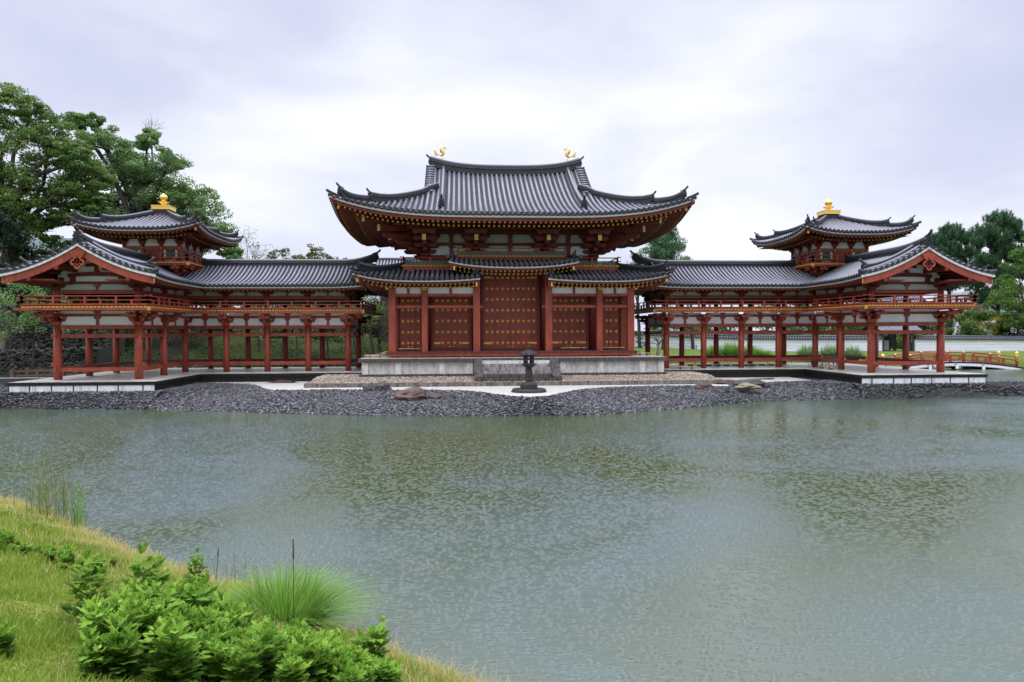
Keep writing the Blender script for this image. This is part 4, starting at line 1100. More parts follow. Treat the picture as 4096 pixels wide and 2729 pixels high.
        r['soffit'].loft([[org+Vector(ex)*x*(1-g/A)+Vector(ey)*g+UPZ*z for x in np.linspace(-A, A, 13)] for g, z in ((.3, 8.32), (1.7, 8.45), (1.7, 8.5))], caps=False)
    r.build(root, sx, Q, 'tower_roof')
    b = MB(); b.box(t_xc-.5, t_xc+.5, t_yc-.5, t_yc+.5, 9.8, 10.2); B_(b, 'finial_plinth', M['ridge'])
    b = MB(); b.box(t_xc-.55, t_xc+.55, t_yc-.55, t_yc+.55, 10.2, 10.46); b.box(t_xc-.58, t_xc+.58, t_yc-.58, t_yc+.58, 10.40, 10.44); fn = B_(b, 'finial', M['gold'])
    b = MB(); b.lathe((t_xc, t_yc, 10.46), [(.22, 0), (.2, .05), (.13, .09), (.16, .14), (.24, .2), (.36, .27), (.22, .27), (.15, .33), (.13, .38), (.2, .43), (.245, .52), (.235, .62), (.17, .71), (.07, .78), (.01, .84)], 20); B_(b, 'finial_jewel', M['gold'], fn)
    return root
wing(-1, 'open red two storey wing with corner tower, beside the tall camphor trees', 'left')
wing(1, 'open red two storey wing with corner tower, beside the red arched bridge', 'right')

# ------------------------------------------------------------------ ground, pond, beach
WZ = -1.2
SHORE = np.array([(-60, -3.), (-40, -4.4), (-30, -5.4), (-25.4, -5.88), (-18.9, -7.0), (-12.65, -9.0), (-6.8, -11.0), (-1.4, -11.7), (2.93, -11.78), (7.5, -9.5), (11.9, -6.6), (15, -6.25), (19.35, -6.0), (27.6, -5.3), (40, -4.6), (60, -3.5)])
EDGE = np.array([(-60, 6), (-19, 6), (-18.55, .95), (-15.03, -.76), (-14.0, -2.4), (-13.41, -4.06), (-12.6, -5.2), (-11.5, -5.36), (-9.96, -5.32), (-6.4, -6.08), (-4.1, -6.37), (-2.9, -6.85), (-2.1, -7.8), (-1.45, -9.1), (-.8, -10.2), (.1, -10.65), (.9, -10.2), (1.7, -8.9), (2.5, -7.4), (3.4, -6.4), (4.6, -5.65), (6.5, -5.1), (9.2, -5.0), (10.6, -5.9), (11.0, -5.7), (11.4, -4.3), (14.58, -2.9), (17.35, -2.2), (18.5, 2), (60, 6)])
P0 = np.array([-13.2, -26.4]); DD = np.array([10.2, -9.3])/math.hypot(10.2, 9.3); NN = np.array([DD[1], -DD[0]])
def sstep(a, b, x): t = np.clip((x-a)/(b-a), 0, 1); return t*t*(3-2*t)
def wob(x, y): return .10*np.sin(x*1.7+y*.6)+.07*np.sin(x*3.9-y*2.3)+.05*np.sin(7.1*x+1.3)
def ground_z(x, y):
    x = np.asarray(x, float); y = np.asarray(y, float)
    ys = np.interp(x, SHORE[:, 0], SHORE[:, 1]); ye = np.interp(x, EDGE[:, 0], EDGE[:, 1])
    w_ = sstep(15.5, 18.6, np.abs(x)); ye = np.minimum(ye, 1.)*(1-w_)+w_*-5.25; ye = np.where(np.abs(x) > 18, np.minimum(ye, -5.2), ye)
    f = np.clip((y-ys+.1)/np.maximum(ye-ys, .4), 0, 1)
    beach = -1.26+.74*f**.8
    z = np.where(y > ys-.1, beach, WZ-.06-np.clip((ys-y), 0, 2)*.4)
    # right-hand spit and the channels behind
    sp = sstep(25.2, 26.0, x)*sstep(-3.9, -.2, y)*(1-sstep(13.5, 15, y))
    z = z-sp*1.2
    bw = sstep(9.0, 9.3, y)*(1-sstep(14.0, 15.5, y))*sstep(7.5, 8.5, x)
    z = z-bw*1.2*(1-sp)
    ch = sstep(33.6, 34.8, x)*(1-sstep(48.2, 49.4, x))*sstep(12, 13, y)*(1-sstep(31, 33, y)); z = z-ch*1.2*(1-np.maximum(bw, sp))
    # land behind, right: a lawn rising to the wall
    lawn = sstep(14.5, 36, y)*sstep(5, 9, x)
    hz = np.interp(x, [8, 20, 27, 37, 80], [.75, .5, .12, .0, -.2])
    z = z+lawn*(1-ch)*(hz+.52)
    # left: mossy garden hill
    lh = sstep(12.3, 34, y)*(1-sstep(-9.5, -2, x)); z = z+lh*2.3
    z = z+sstep(11.5, 12.5, y)*(1-sstep(-28, -24, x))*.8
    z = z+sstep(40, 90, y)*1.0
    # near bank with the camera
    d = (x-P0[0])*NN[0]+(y-P0[1])*NN[1]+wob(x, y)*.8
    bz = WZ+np.clip(.40*d, -1.2, 2.05)
    z = np.where((y < -15), np.maximum(bz, WZ-1.0), z)
    return z
def gridmesh(name, xs, ys, zf, mats, colf=None, kind='structure'):
    X, Y = np.meshgrid(xs, ys); Z = zf(X, Y); V = np.stack([X, Y, Z], -1).reshape(-1, 3)
    n, m_ = len(xs), len(ys); I = (np.arange(m_-1)[:, None]*n+np.arange(n-1)[None]).ravel()
    F = np.stack([I, I+1, I+n+1, I+n], -1)
    o = npmesh(name, V, F, mats, smooth=True); o['kind'] = kind
    if colf is not None:
        a = o.data.color_attributes.new('zone', 'FLOAT_COLOR', 'POINT'); c = colf(X.ravel(), Y.ravel(), Z.ravel())
        a.data.foreach_set('color', np.concatenate([c, np.ones((len(c), 1))], 1).astype(np.float32).ravel())
    return o
def ground_mat():
    m = mat('ground_soil', (.1, .1, .05), .9, 0, .06); n = NT(m)
    at = n.n('ShaderNodeVertexColor', layer_name='zone')
    a = n.noise(n.coord(), 3, 6, .7); b = n.noise(n.coord(), 28, 4, .7)
    v = n.ramp(a, [(.3, (.55, .55, .55)), (.7, (1.35, 1.3, 1.2))]); w = n.ramp(b, [(.3, (.6, .6, .6)), (.7, (1.3, 1.3, 1.3))])
    n.l(n.mix(1., n.mix(1., at.outputs[0], v, 'MULTIPLY'), w, 'MULTIPLY'), n.b.inputs['Base Color']); n.bump(b, .6, .04); return m
def zones(x, y, z):
    c = np.tile(np.array([.05, .055, .025]), (len(x), 1))
    def setc(mk, col): c[mk] = col
    setc((y > -14) & (y < 13), (.05, .05, .052))
    setc((y > 13) & (x > 5), (.10, .15, .030))
    setc((y > 12.6) & (x < 0), (.026, .038, .007))
    setc((y > 12) & (x < -26), (.012, .013, .008))
    setc((y > 45), (.03, .04, .015)); setc((y > -3) & (y < 12.6) & (x < -25.9), (.022, .022, .018))
    setc((y < -15), (.16, .20, .04))
    return c
xs = np.concatenate([[-1500, -700, -300, -150, -90], np.arange(-60, 76, .5), [90, 130, 200, 400, 800, 1500]])
ys = np.concatenate([[-600, -300, -120, -70], np.arange(-50, 62, .5), [70, 90, 120, 200, 400, 900, 2000]])
gridmesh('ground', xs, ys, ground_z, ground_mat(), zones)
def water_mat():
    m = mat('pond_water', (.052, .062, .030), .05, 0, .5); n = NT(m); n.b.inputs['IOR'].default_value = 2.05
    co = n.coord((1, 1, 1))
    big = n.noise(co, .11, 3, .6, .6); mid = n.noise(co, .45, 4, .6)
    rip = n.noise(n.coord((1.0, 2.2, 1)), 5.5, 5, .7, .4); rip2 = n.noise(n.coord((1., 1.8, 1)), 22, 3, .6)
    ruff = n.ramp(big, [(.42, (.12, .12, .12)), (.58, (1, 1, 1))])
    body = n.ramp(big, [(.4, (.044, .068, .024)), (.62, (.050, .081, .070))])  # murky green water; bluish patches put sky reflection into the colour
    n.l(body, n.b.inputs['Base Color'])
    n.l(n.ramp(big, [(.4, (.13,)*3), (.6, (.22,)*3)]), n.b.inputs['Roughness'])
    hs = n.math('ADD', n.math('MULTIPLY', rip, ruff), n.math('MULTIPLY', n.math('MULTIPLY', rip2, ruff), .25))
    rings = None
    for sc, k, seed in ((3.3, 80., 0.), (6.3, 110., 3.7), (12., 160., 9.1)):
        mp = n.n('ShaderNodeMapping'); mp.inputs['Location'].default_value = (seed, seed*1.7, 0); mp.inputs['Scale'].default_value = (1, 1, 0)
        t = n.n('ShaderNodeTexCoord'); n.l(t.outputs['Object'], mp.inputs[0])
        v = n.n('ShaderNodeTexVoronoi', feature='F1'); v.inputs['Scale'].default_value = sc; v.inputs['Randomness'].default_value = 1; n.l(mp.outputs[0], v.inputs['Vector'])
        sp = n.n('ShaderNodeSeparateXYZ'); n.l(v.outputs['Color'], sp.inputs[0])
        dist = n.math('DIVIDE', v.outputs['Distance'], sc)
        rad = n.math('MULTIPLY', sp.outputs[0], .30/sc+.02)            # ring radius of this drop
        env = n.math('SUBTRACT', 1., n.math('MULTIPLY', n.math('ABSOLUTE', n.math('SUBTRACT', dist, rad)), 26.))
        env = n.math('MAXIMUM', env, 0.)
        wv = n.math('MULTIPLY', n.math('SINE', n.math('MULTIPLY', dist, k*3.)), env)
        on = n.math('GREATER_THAN', sp.outputs[1], .35)
        wv = n.math('MULTIPLY', wv, on)
        rings = wv if rings is None else n.math('ADD', rings, wv)
    h = n.math('ADD', n.math('MULTIPLY', hs, .55), n.math('MULTIPLY', rings, .15))
    n.bump(h, .38, .04)
    return m
M['water'] = water_mat()
b = MB(); b.face([0, 1, 2, 3]); b.v = [(-260, -60, WZ), (260, -60, WZ), (260, 34, WZ), (-260, 34, WZ)]
tag(b.build('pond_water', M['water']), kind='structure')
# white sand apron
sandm = mat('white_sand', (.62, .61, .56), .85); n_ = NT(sandm); a_ = n_.noise(n_.coord(), 60, 3, .8)
n_.l(n_.ramp(a_, [(.25, (.30, .29, .26)), (.6, (.45, .44, .385))]), n_.b.inputs['Base Color']); n_.bump(a_, .5, .02)
pl = [(x, y) for x, y in EDGE if -19 < x < 18]
# smooth the outline with small wobble
pts = []
for (xa, ya), (xb, yb) in zip(pl[:-1], pl[1:]):
    for k in range(4):
        f = k/4; pts.append((xa+(xb-xa)*f, ya+(yb-ya)*f+.05*math.sin(7*(xa+(xb-xa)*f))))
pts.append(pl[-1]); b = MB(); top = 1.3
for i in range(len(pts)-1):
    if pts[i+1][0]-pts[i][0] < 1e-3: continue
    o = len(b.v); b.v += [(pts[i][0], pts[i][1], -.497), (pts[i+1][0], pts[i+1][1], -.497), (pts[i+1][0], max(top, pts[i+1][1]+.1), -.497), (pts[i][0], max(top, pts[i][1]+.1), -.497)]
    b.face((o, o+1, o+2, o+3))
tag(b.build('sand', sandm), kind='structure')
# curb around the pebble bed
ct = thing('stone_curb', (0, -3.9, -.5), 'low weathered stone curb edging the tan pebble bed before the hall', 'curb')
def curbrow(x0, x1, y0, y1, along):
    L = (x1-x0) if along else (y1-y0); n = max(1, int(L/.95)); 
    b = MB(); p = 0
    cuts = [0]+sorted(random.uniform(.2, L-.2) if False else (k+random.uniform(-.25, .25))*L/n for k in range(1, n))+[L]
    for a, c in zip(cuts[:-1], cuts[1:]):
        g = .006; dz = random.uniform(-.008, .008)
        if along: b.box(x0+a+g, x0+c-g, y0, y1, -.56, -.27+dz)
        else: b.box(x0, x1, y0+a+g, y0+c-g, -.56, -.27+dz)
    b.build('curb_run', M['curb'], ct)
curbrow(-11.3, 11.35, -3.95, -3.78, True); curbrow(-11.3, -11.13, -3.77, 1.2, False); curbrow(11.18, 11.35, -3.77, 1.2, False)

def scatter_stones(name, pts, z, sx, sy, sz, mats, tilt=.35):
    n = len(pts); base = np.array([(1, 0, 0), (.45, .8, 0), (-.5, .82, .1), (-1, 0, 0), (-.45, -.85, 0), (.5, -.8, .1), (.15, .1, 1), (-.1, 0, -1)], float)
    tri = np.array([(0, 1, 6), (1, 2, 6), (2, 3, 6), (3, 4, 6), (4, 5, 6), (5, 0, 6), (1, 0, 7), (2, 1, 7), (3, 2, 7), (4, 3, 7), (5, 4, 7), (0, 5, 7)])
    s = np.stack([rng.uniform(*sx, n), rng.uniform(*sy, n), rng.uniform(*sz, n)], -1)
    V = base[None]*s[:, None]*rng.uniform(.8, 1.2, (n, 8, 1))
    th = rng.uniform(0, 2*math.pi, n); tx = rng.normal(0, tilt, n)
    c, q = np.cos(tx), np.sin(tx); y, zz = V[..., 1]*c[:, None]-V[..., 2]*q[:, None], V[..., 1]*q[:, None]+V[..., 2]*c[:, None]
    c, q = np.cos(th), np.sin(th); x2, y2 = V[..., 0]*c[:, None]-y*q[:, None], V[..., 0]*q[:, None]+y*c[:, None]
    V = np.stack([x2+pts[:, 0:1], y2+pts[:, 1:2], zz+z[:, None]], -1).reshape(-1, 3)
    F = (tri[None]+(np.arange(n)*8)[:, None, None]).reshape(-1, 3)
    tone = np.repeat(rng.uniform(0, 1, n), 8)
    o = npmesh(name, V, F, mats, tone=tone); o['kind'] = 'stuff'; return o
def pebblemat(name, stops, rough):
    m = mat(name, (.1, .1, .1), rough); n = NT(m); at = n.n('ShaderNodeAttribute', attribute_name='tone')
    c = n.ramp(at.outputs['Fac'], stops); n.t.nodes[-1].color_ramp.interpolation = 'LINEAR'
    a = n.noise(n.coord(), 25, 3); n.l(n.mix(.35, c, n.ramp(a, [(.35, (.4, .4, .4)), (.7, (1.3, 1.3, 1.3))]), 'MULTIPLY'), n.b.inputs['Base Color']); return m
slate = pebblemat('wet_slate_pebbles', [(0, (.03, .031, .034)), (.45, (.08, .083, .092)), (.82, (.145, .15, .165)), (.92, (.20, .165, .13)), (1, (.32, .31, .295))], .36)
n = 62000; px = rng.uniform(-34, 64, n); py = rng.uniform(-13, 19, n)
ysh = np.interp(px, SHORE[:, 0], SHORE[:, 1]); yed = np.interp(px, EDGE[:, 0], EDGE[:, 1]); yed = np.where(px < -18.5, -5.15, np.where(px > 18, -5.15, yed))
k1 = (py > ysh-.12) & (py < yed+.06+.05*np.sin(px*5)) & (px > -30) & (px < 30)
gz_ = ground_z(px, py)
k2 = (px > 25.5) & (py > -6) & (py < 19) & (gz_ > -1.3) & (gz_ < -.4) 
k3 = (px < -25.5) & (py > -6) & (py < 1)
# dense beach: draw extra points only there
bx = rng.uniform(-30, 30, 260000); by = rng.uniform(-12.2, 1.2, 260000)
bs = np.interp(bx, SHORE[:, 0], SHORE[:, 1]); be = np.interp(bx, EDGE[:, 0], EDGE[:, 1]); be = np.where(np.abs(bx) > 18.35, -5.2, be); be = np.where(bx > 17.3, np.minimum(be, -1.9), be)
kb = (by > bs-.1+.05*np.sin(bx*3.1)) & (by < be+.05)
A = np.stack([bx[kb], by[kb]], -1)[:40000]; B = np.stack([px, py], -1)[k2 | k3]
P = np.concatenate([A, B]); zz = ground_z(P[:, 0], P[:, 1])+rng.uniform(0, .05, len(P))
scatter_stones('slate_pebbles', P, zz, (.05, .115), (.035, .075), (.013, .032), slate, .45)
tan = pebblemat('tan_pebbles', [(0, (.20, .15, .10)), (.5, (.42, .34, .25)), (1, (.62, .55, .45))], .6)
n = 15000; tx_ = rng.uniform(-11.1, 11.15, n); ty_ = rng.uniform(-3.8, 1.2, n); k = (ty_ < -1.78) | (np.abs(tx_) > 8.8)
def bedz(x, y): return -.30+.19*sstep(-3.7, -2.0, y)
gridmesh('pebble_bed', np.linspace(-11.15, 11.2, 40), np.linspace(-3.8, 1.25, 20), lambda x, y: bedz(x, y)-.02, mat('tan_grit', (.25, .2, .15), .9))
P = np.stack([tx_[k], ty_[k]], -1); scatter_stones('tan_pebbles', P, bedz(P[:, 0], P[:, 1])+rng.uniform(-.01, .03, len(P)), (.035, .06), (.03, .045), (.02, .035), tan, .6)
# raindrop splashes on the pond
n = 2600; sxp = rng.uniform(-24, 34, n); syp = -7.-rng.uniform(0, 1, n)*16
kk = ((syp-P0[1])*NN[1]+(sxp-P0[0])*NN[0] < -.5) & (syp < np.interp(sxp, SHORE[:, 0], SHORE[:, 1])-.3)
P = np.stack([sxp[kk], syp[kk]], -1)
scatter_stones('raindrop_splashes', P, np.full(len(P), WZ+.004), (.007, .019), (.007, .016), (.003, .012), mat('splash_water', (.42, .47, .47), .15, 0, .6), .1)

# ------------------------------------------------------------------ rocks
def rock(name, loc, size, seed, m_, label, cat='rock', flat=1.):
    bm_ = bpy.data.meshes.new(name); import bmesh
    bb = bmesh.new(); bmesh.ops.create_icosphere(bb, subdivisions=4, radius=1.)
    rs = random.Random(seed); ax = [Vector((rs.uniform(-1, 1), rs.uniform(-1, 1), rs.uniform(-1, 1))).normalized() for _ in range(14)]; dd = [rs.uniform(.55, .95) for _ in ax]
    from mathutils import noise as mn
    for v in bb.verts:
        p = v.co.copy()
        for a, d in zip(ax, dd):
            e = p.dot(a)-d
            if e > 0: p -= a*e*.9
        p += p.normalized()*(mn.fractal(p*2.2+Vector((seed, 0, 0)), 1., 2.1, 4)*.16)
        v.co = Vector((p.x*size[0], p.y*size[1], p.z*size[2]))
    bb.to_mesh(bm_); bb.free(); bm_.materials.append(m_)
    o = link(name, bm_, None, loc); return tag(o, label, cat)
RK = {k: stone(k, c, d, .7, 2.2, vstreak=False) for k, c, d in (('dark_rock', (.085, .08, .075), (.02, .02, .018)), ('red_rock', (.14, .088, .076), (.04, .028, .025)), ('ochre_rock', (.27, .225, .14), (.07, .055, .04)), ('brown_rock', (.11, .07, .055), (.03, .022, .02)))}
rock('garden_rock', (-7.65, -5.9, -.5), (.42, .4, .36), 1, RK['dark_rock'], 'small dark pointed rock, left of the pair at the sand edge')
rock('garden_rock', (-6.95, -5.95, -.5), (.45, .4, .42), 2, RK['dark_rock'], 'small dark pointed rock, right of the pair at the sand edge')
rock('garden_rock', (-5.35, -8.2, -.62), (.95, .6, .42), 3, RK['red_rock'], 'broad reddish flat topped rock on the slate beach')
rock('garden_rock', (-4.2, -8.3, -.72), (.5, .35, .22), 4, RK['brown_rock'], 'low brown rock touching the right of the reddish rock')
rock('garden_rock', (-13.4, .35, -.48), (.95, .5, .16), 5, RK['brown_rock'], 'flat dark brown rock lying on the white sand left of the curb')
rock('garden_rock', (-16.7, -1.5, -.62), (.7, .5, .2), 6, RK['dark_rock'], 'low dark rock near the inner corner of the left slab')
rock('garden_rock', (9.6, -5.6, -.55), (.55, .4, .24), 7, RK['brown_rock'], 'low purplish brown rock by the sand tongue right of the curb')
rock('garden_rock', (12.75, -4.3, -.55), (1.15, .6, .36), 8, RK['dark_rock'], 'long black rounded rock behind the pale yellow rock')
rock('garden_rock', (11.95, -5.75, -.52), (.7, .4, .2), 9, RK['ochre_rock'], 'pale yellow pitted rock on the slate beach')
rock('garden_rock', (11.45, -4.0, -.45), (.75, .35, .2), 10, RK['brown_rock'], 'brown rock behind and left of the pale yellow rock')
rock('garden_rock', (15.05, -.5, -.5), (.6, .35, .1), 11, RK['brown_rock'], 'thin brown rock on the sand before the right corridor slab')

# ------------------------------------------------------------------ stone lantern
lt = thing('stone_lantern', (.2, -7.9, -.5), 'dark old lantern on a round plinth before the temple steps', 'lantern')
ML = M['lantern']
b = MB(); b.lathe((.2, -7.9, -.52), [(.80, 0), (.86, .03), (.84, .12), (.78, .19), (.4, .20)], 16, smooth=False); b.build('plinth', ML, lt)
b = MB(); b.lathe((.2, -7.9, -.34), [(.40, 0), (.42, .04), (.42, .12), (.40, .14), (.42, .17), (.38, .25), (.26, .31), (.2, .33)], 24); b.build('base', ML, lt)
b = MB(); b.lathe((.2, -7.9, -.03), [(.19, 0), (.165, .03), (.165, .1), (.18, .12), (.165, .14), (.16, .3), (.175, .32), (.16, .34), (.16, .36), (.175, .38), (.16, .4), (.158, .72), (.17, .74), (.2, .78)], 20); b.build('shaft', ML, lt)
b = MB(); b.lathe((.2, -7.9, .68), [(.18, 0), (.34, .12), (.36, .16), (.35, .20), (.2, .21)], 8, smooth=False, rot=R(22.5)); b.build('platform', ML, lt)
for k in range(8):
    t = R(45*k+22.5)
    if k in (1, 2, 5, 6, 0, 7, 3, 4):
        b = MB(); x, y = .2+.235*math.cos(t), -7.9+.235*math.sin(t); b.tube([(x, y, .88), (x, y, 1.27)], .035, 8); b.build('post', ML, lt)
for t in (R(0), R(180), R(-45), R(-135), R(45), R(135)):
    b = MB(); c = Vector((.2+.205*math.cos(t), -7.9+.205*math.sin(t), 1.075)); d = Vector((-math.sin(t), math.cos(t), 0))
    for z0, z1 in ((-.19, -.06), (.07, .19)): b.beam(c+d*-.085+UPZ*(z0+z1)/2, c+d*.085+UPZ*(z0+z1)/2, .03, z1-z0)
    for s in (-1, 1): b.beam(c+d*s*.04+UPZ*.005, c+d*s*.085+UPZ*.005, .03, .13)
    b.build('side_panel', ML, lt)
b = MB(); b.lathe((.2, -7.9, 1.25), [(.30, 0), (.44, .05), (.42, .09), (.30, .16), (.2, .23), (.12, .27)], 8, smooth=False, rot=R(22.5))
for k in range(8):
    t = R(45*k+22.5); u = Vector((math.cos(t), math.sin(t), 0)); c = Vector((.2, -7.9, 0))
    b.tube([c+u*.16+UPZ*1.5, c+u*.30+UPZ*1.41, c+u*.41+UPZ*1.34, c+u*.46+UPZ*1.36, c+u*.45+UPZ*1.42], [.03, .035, .035, .035, .03], 6)
b.build('roof', ML, lt)
b = MB(); b.lathe((.2, -7.9, 1.50), [(.13, 0), (.13, .02), (.08, .04), (.09, .07), (.06, .09), (.09, .12), (.075, .14), (.06, .15), (.075, .19), (.06, .23), (.02, .25)], 16); b.build('jewel', ML, lt)

# ------------------------------------------------------------------ trees
def leaf_quads(C, rad, n, size, up=.35):
    """n leaves in ellipsoid clumps. C (k,3), rad (k,3) -> V,F,tone"""
    k = len(C); idx = rng.integers(0, k, n); d = rng.normal(size=(n, 3)); d /= np.linalg.norm(d, axis=1)[:, None]
    r = rng.uniform(.35, 1, n)**.55; p = C[idx]+d*rad[idx]*r[:, None]
    nrm = d+rng.normal(0, .7, (n, 3)); nrm[:, 2] += up; nrm /= np.linalg.norm(nrm, axis=1)[:, None]
    t = rng.normal(size=(n, 3)); u = np.cross(nrm, t); u /= np.linalg.norm(u, axis=1)[:, None]; w = np.cross(nrm, u)
    s = (size*rng.uniform(.6, 1.3, n))[:, None]
    V = np.stack([p-u*s*.5, p+w*s*.28, p+u*s*.5, p-w*s*.28], 1).reshape(-1, 3)
    F = np.arange(n*4).reshape(-1, 4)
    tc = rng.uniform(0, 1, k)
    tone = np.clip(.15+.45*tc[idx]+rng.uniform(-.15, .4, n), 0, 1); return V, F, np.repeat(tone, 4)
LM = {'broad': leafmat('broad_leaf', (.06, .12, .034), (.12, .21, .05), (.23, .31, .075), .4),
      'camphor': leafmat('camphor_leaf', (.085, .16, .05), (.165, .28, .09), (.27, .40, .13), .4),
      'dark': leafmat('dark_leaf', (.008, .018, .008), (.018, .038, .016), (.04, .07, .026)),
      'pine': leafmat('pine_needle', (.04, .09, .045), (.08, .165, .078), (.14, .24, .11), .3),
      'bright': leafmat('bright_leaf', (.05, .10, .02), (.10, .19, .035), (.18, .27, .055)),
      'olive': leafmat('olive_leaf', (.05, .075, .018), (.11, .13, .03), (.22, .20, .05)),
      'yellow': leafmat('yellow_leaf', (.12, .13, .02), (.30, .26, .04), (.45, .28, .05)),
      'sedge': leafmat('sedge_blade', (.07, .16, .02), (.16, .33, .04), (.30, .42, .08), .35),
      'mugwort': leafmat('mugwort_leaf', (.045, .12, .014), (.14, .28, .028), (.34, .50, .07), .35, .8),
      'reed': leafmat('reed_blade', (.10, .16, .04), (.20, .26, .07), (.32, .26, .12), .3),
      'hedge': leafmat('hedge_leaf', (.014, .030, .010), (.035, .065, .016), (.08, .12, .028))}
def tree(name, base, blobs, leaf, size, dens, label, cat='tree', group=None, bark='bark', tr=.35, sub=9, trunk_to=None, limbs=True, flat=.75, lean=0, subr=.42, twig=True):
    """blobs [(x,y,z,r)] world; trunk from base; limbs reach the blobs"""
    t = thing(name, base, label, cat, group)
    B0 = np.array([q[:3] for q in blobs]); cen = B0.mean(0)
    C = []; Rr = []
    for x, y, z, r in blobs:
        for _ in range(sub):
            d = rng.normal(size=3); d /= np.linalg.norm(d); q = np.array([x, y, z])+d*r*np.array([1., 1.1, .85])*rng.uniform(.3, 1.08)
            C.append(q); rr = r*subr*rng.uniform(.7, 1.3); Rr.append((rr, rr, rr*flat))
    C = np.array(C); Rr = np.array(Rr); n = int(dens*sum(q[3]**2 for q in blobs))
    V, F, tone = leaf_quads(C, Rr, n, size)
    npmesh('crown', V, F, LM[leaf], t, tone=tone)
    b = MB(); bx_, by_, bz_ = base; top = Vector(trunk_to) if trunk_to else Vector((cen[0], cen[1], min(q[2]-q[3]*.5 for q in blobs)*.6+cen[2]*.4))
    base_ = Vector(base); N = 6; pts = [base_.lerp(top, k/N)+Vector((random.uniform(-1, 1), random.uniform(-1, 1), 0))*tr*.35*(0 < k < N) for k in range(N+1)]
    b.tube([pts[0]-UPZ*.3]+pts, [tr*1.35]+[tr*(1.2-.65*k/N) for k in range(N+1)], 9)
    if limbs:
        for x, y, z, r in blobs:
            f = random.uniform(.55, 1.); s = base_.lerp(top, f); e = Vector((x, y, z)); mid = s.lerp(e, .5)+Vector((random.uniform(-.1, .1), random.uniform(-.1, .1), .12))*(e-s).length
            L = [s.lerp(mid, 0), s.lerp(mid, .5)+Vector((0, 0, .05)), mid, mid.lerp(e, .6), e]
            b.tube(L, [tr*.42, tr*.34, tr*.26, tr*.18, tr*.07], 6)
            if twig:
                for _ in range(4):
                    d = Vector((random.uniform(-1, 1), random.uniform(-1, 1), random.uniform(-.3, .9)))*r*.9; s2 = mid.lerp(e, random.random())
                    b.tube([s2, s2+d*.5+Vector((0, 0, r*.1)), s2+d], [tr*.13, tr*.08, tr*.02], 5)
    b.build('trunk', M[bark], t)
    return t
gzf = lambda x, y: float(ground_z(x, y))
tree('zelkova_tree', (-40.5, 20, .4), [(-39.3, 20, 19.9, 2.8), (-36.9, 20.6, 18.3, 2.4), (-39.8, 19, 16.6, 3.2), (-37.0, 21, 15.4, 2.8), (-34.5, 20, 16.5, 1.8), (-34.1, 20.5, 14.2, 1.9), (-38.8, 19, 13.0, 2.4), (-35.7, 20, 12.2, 1.4), (-42.5, 20, 17.4, 3.4), (-41.8, 21, 13.4, 3.2), (-32.9, 20, 13.2, 1.3), (-32.2, 20.5, 11.9, .9), (-43.5, 20, 20.5, 2.2), (-38.0, 20, 20.4, 1.8), (-40.6, 20, 21.3, 1.7), (-35.4, 20, 17.9, 1.8), (-33.2, 20.3, 15.4, 1.6), (-38, 20.5, 11.5, 1.8), (-33.8, 20, 12.4, 1.5), (-41.2, 20, 11, 2.3), (-35.6, 20.5, 14, 1.9), (-40.6, 21.5, 15, 3)], 'broad', .21, 760, 'tallest dark green spreading tree at the left edge of the photo', tr=.62, sub=24, trunk_to=(-40, 20, 13), flat=.42, subr=.36)
tree('camphor_tree', (-33.6, 30, 1.2), [(-39.6, 30, 22.8, 1.2), (-38.2, 30, 22.7, 1.0), (-37.3, 30, 21.0, 1.7), (-35.5, 30, 20.4, 1.6), (-34.4, 30, 18.6, 2.1), (-32.9, 30, 20.9, 1.2), (-32.5, 30, 17.8, 2.0), (-30.8, 30, 18.9, 1.6), (-30.2, 30, 16.4, 2.2), (-28.4, 30, 15.6, 1.9), (-27.6, 30, 13.6, 2.0), (-26.3, 30, 12.3, 1.6), (-31.8, 31, 14.5, 2.6), (-35.1, 31, 16.1, 2.3), (-35.8, 31, 13.3, 2.4), (-29.0, 31, 12.3, 2.1), (-32.9, 31, 11.6, 1.8), (-25.6, 30, 10.6, 1.2), (-36.2, 31, 18.6, 2.2), (-33.8, 31, 15.8, 2.4), (-30.2, 31, 14, 2.2), (-37.6, 31, 15, 2.4), (-27.4, 31, 11.4, 1.8), (-24.9, 30, 9.6, 1.0)], 'camphor', .21, 900, 'big lighter green billowing tree behind the left corner tower', tr=.75, sub=20, trunk_to=(-33, 30, 14), flat=.65, subr=.38)
b = MB()
ctw = thing('dead_branch_tree', (-31.9, 31, 1.3), 'bare grey twigs standing above the camphor crown', 'tree')
for k in range(9):
    a = R(-50+12.5*k); L = random.uniform(1.4, 2.6); p = Vector((-33.0, 31, 21.6)); q = p+Vector((math.sin(a)*.8, random.uniform(-.3, .3), math.cos(a)))*L
    b.tube([p, p.lerp(q, .5)+Vector((.08, 0, .05)), q], [.03, .02, .006], 4)
    b.tube([p.lerp(q, .5), p.lerp(q, .5)+Vector((math.sin(a+.7), 0, math.cos(a+.7)))*.8], [.02, .006], 4)
b.tube([(-31.9, 31, 1.3), (-32.4, 31, 12), (-33.0, 31, 21.7)], [.3, .2, .06], 6); b.build('trunk', M['palebark'], ctw)
tree('evergreen_tree', (-36.6, 14, .2), [(-36.4, 14, 10.6, 1.2), (-35.9, 14, 9.2, 1.3), (-37.0, 14, 7.9, 1.6), (-35.3, 14, 8.6, .6), (-36.2, 14, 6.6, 1.4), (-37.4, 14, 10.0, 1.0), (-37.6, 14.5, 5.6, 1.4)], 'dark', .24, 520, 'very dark evergreen at the left edge below the tall spreading tree', tr=.2, sub=10)
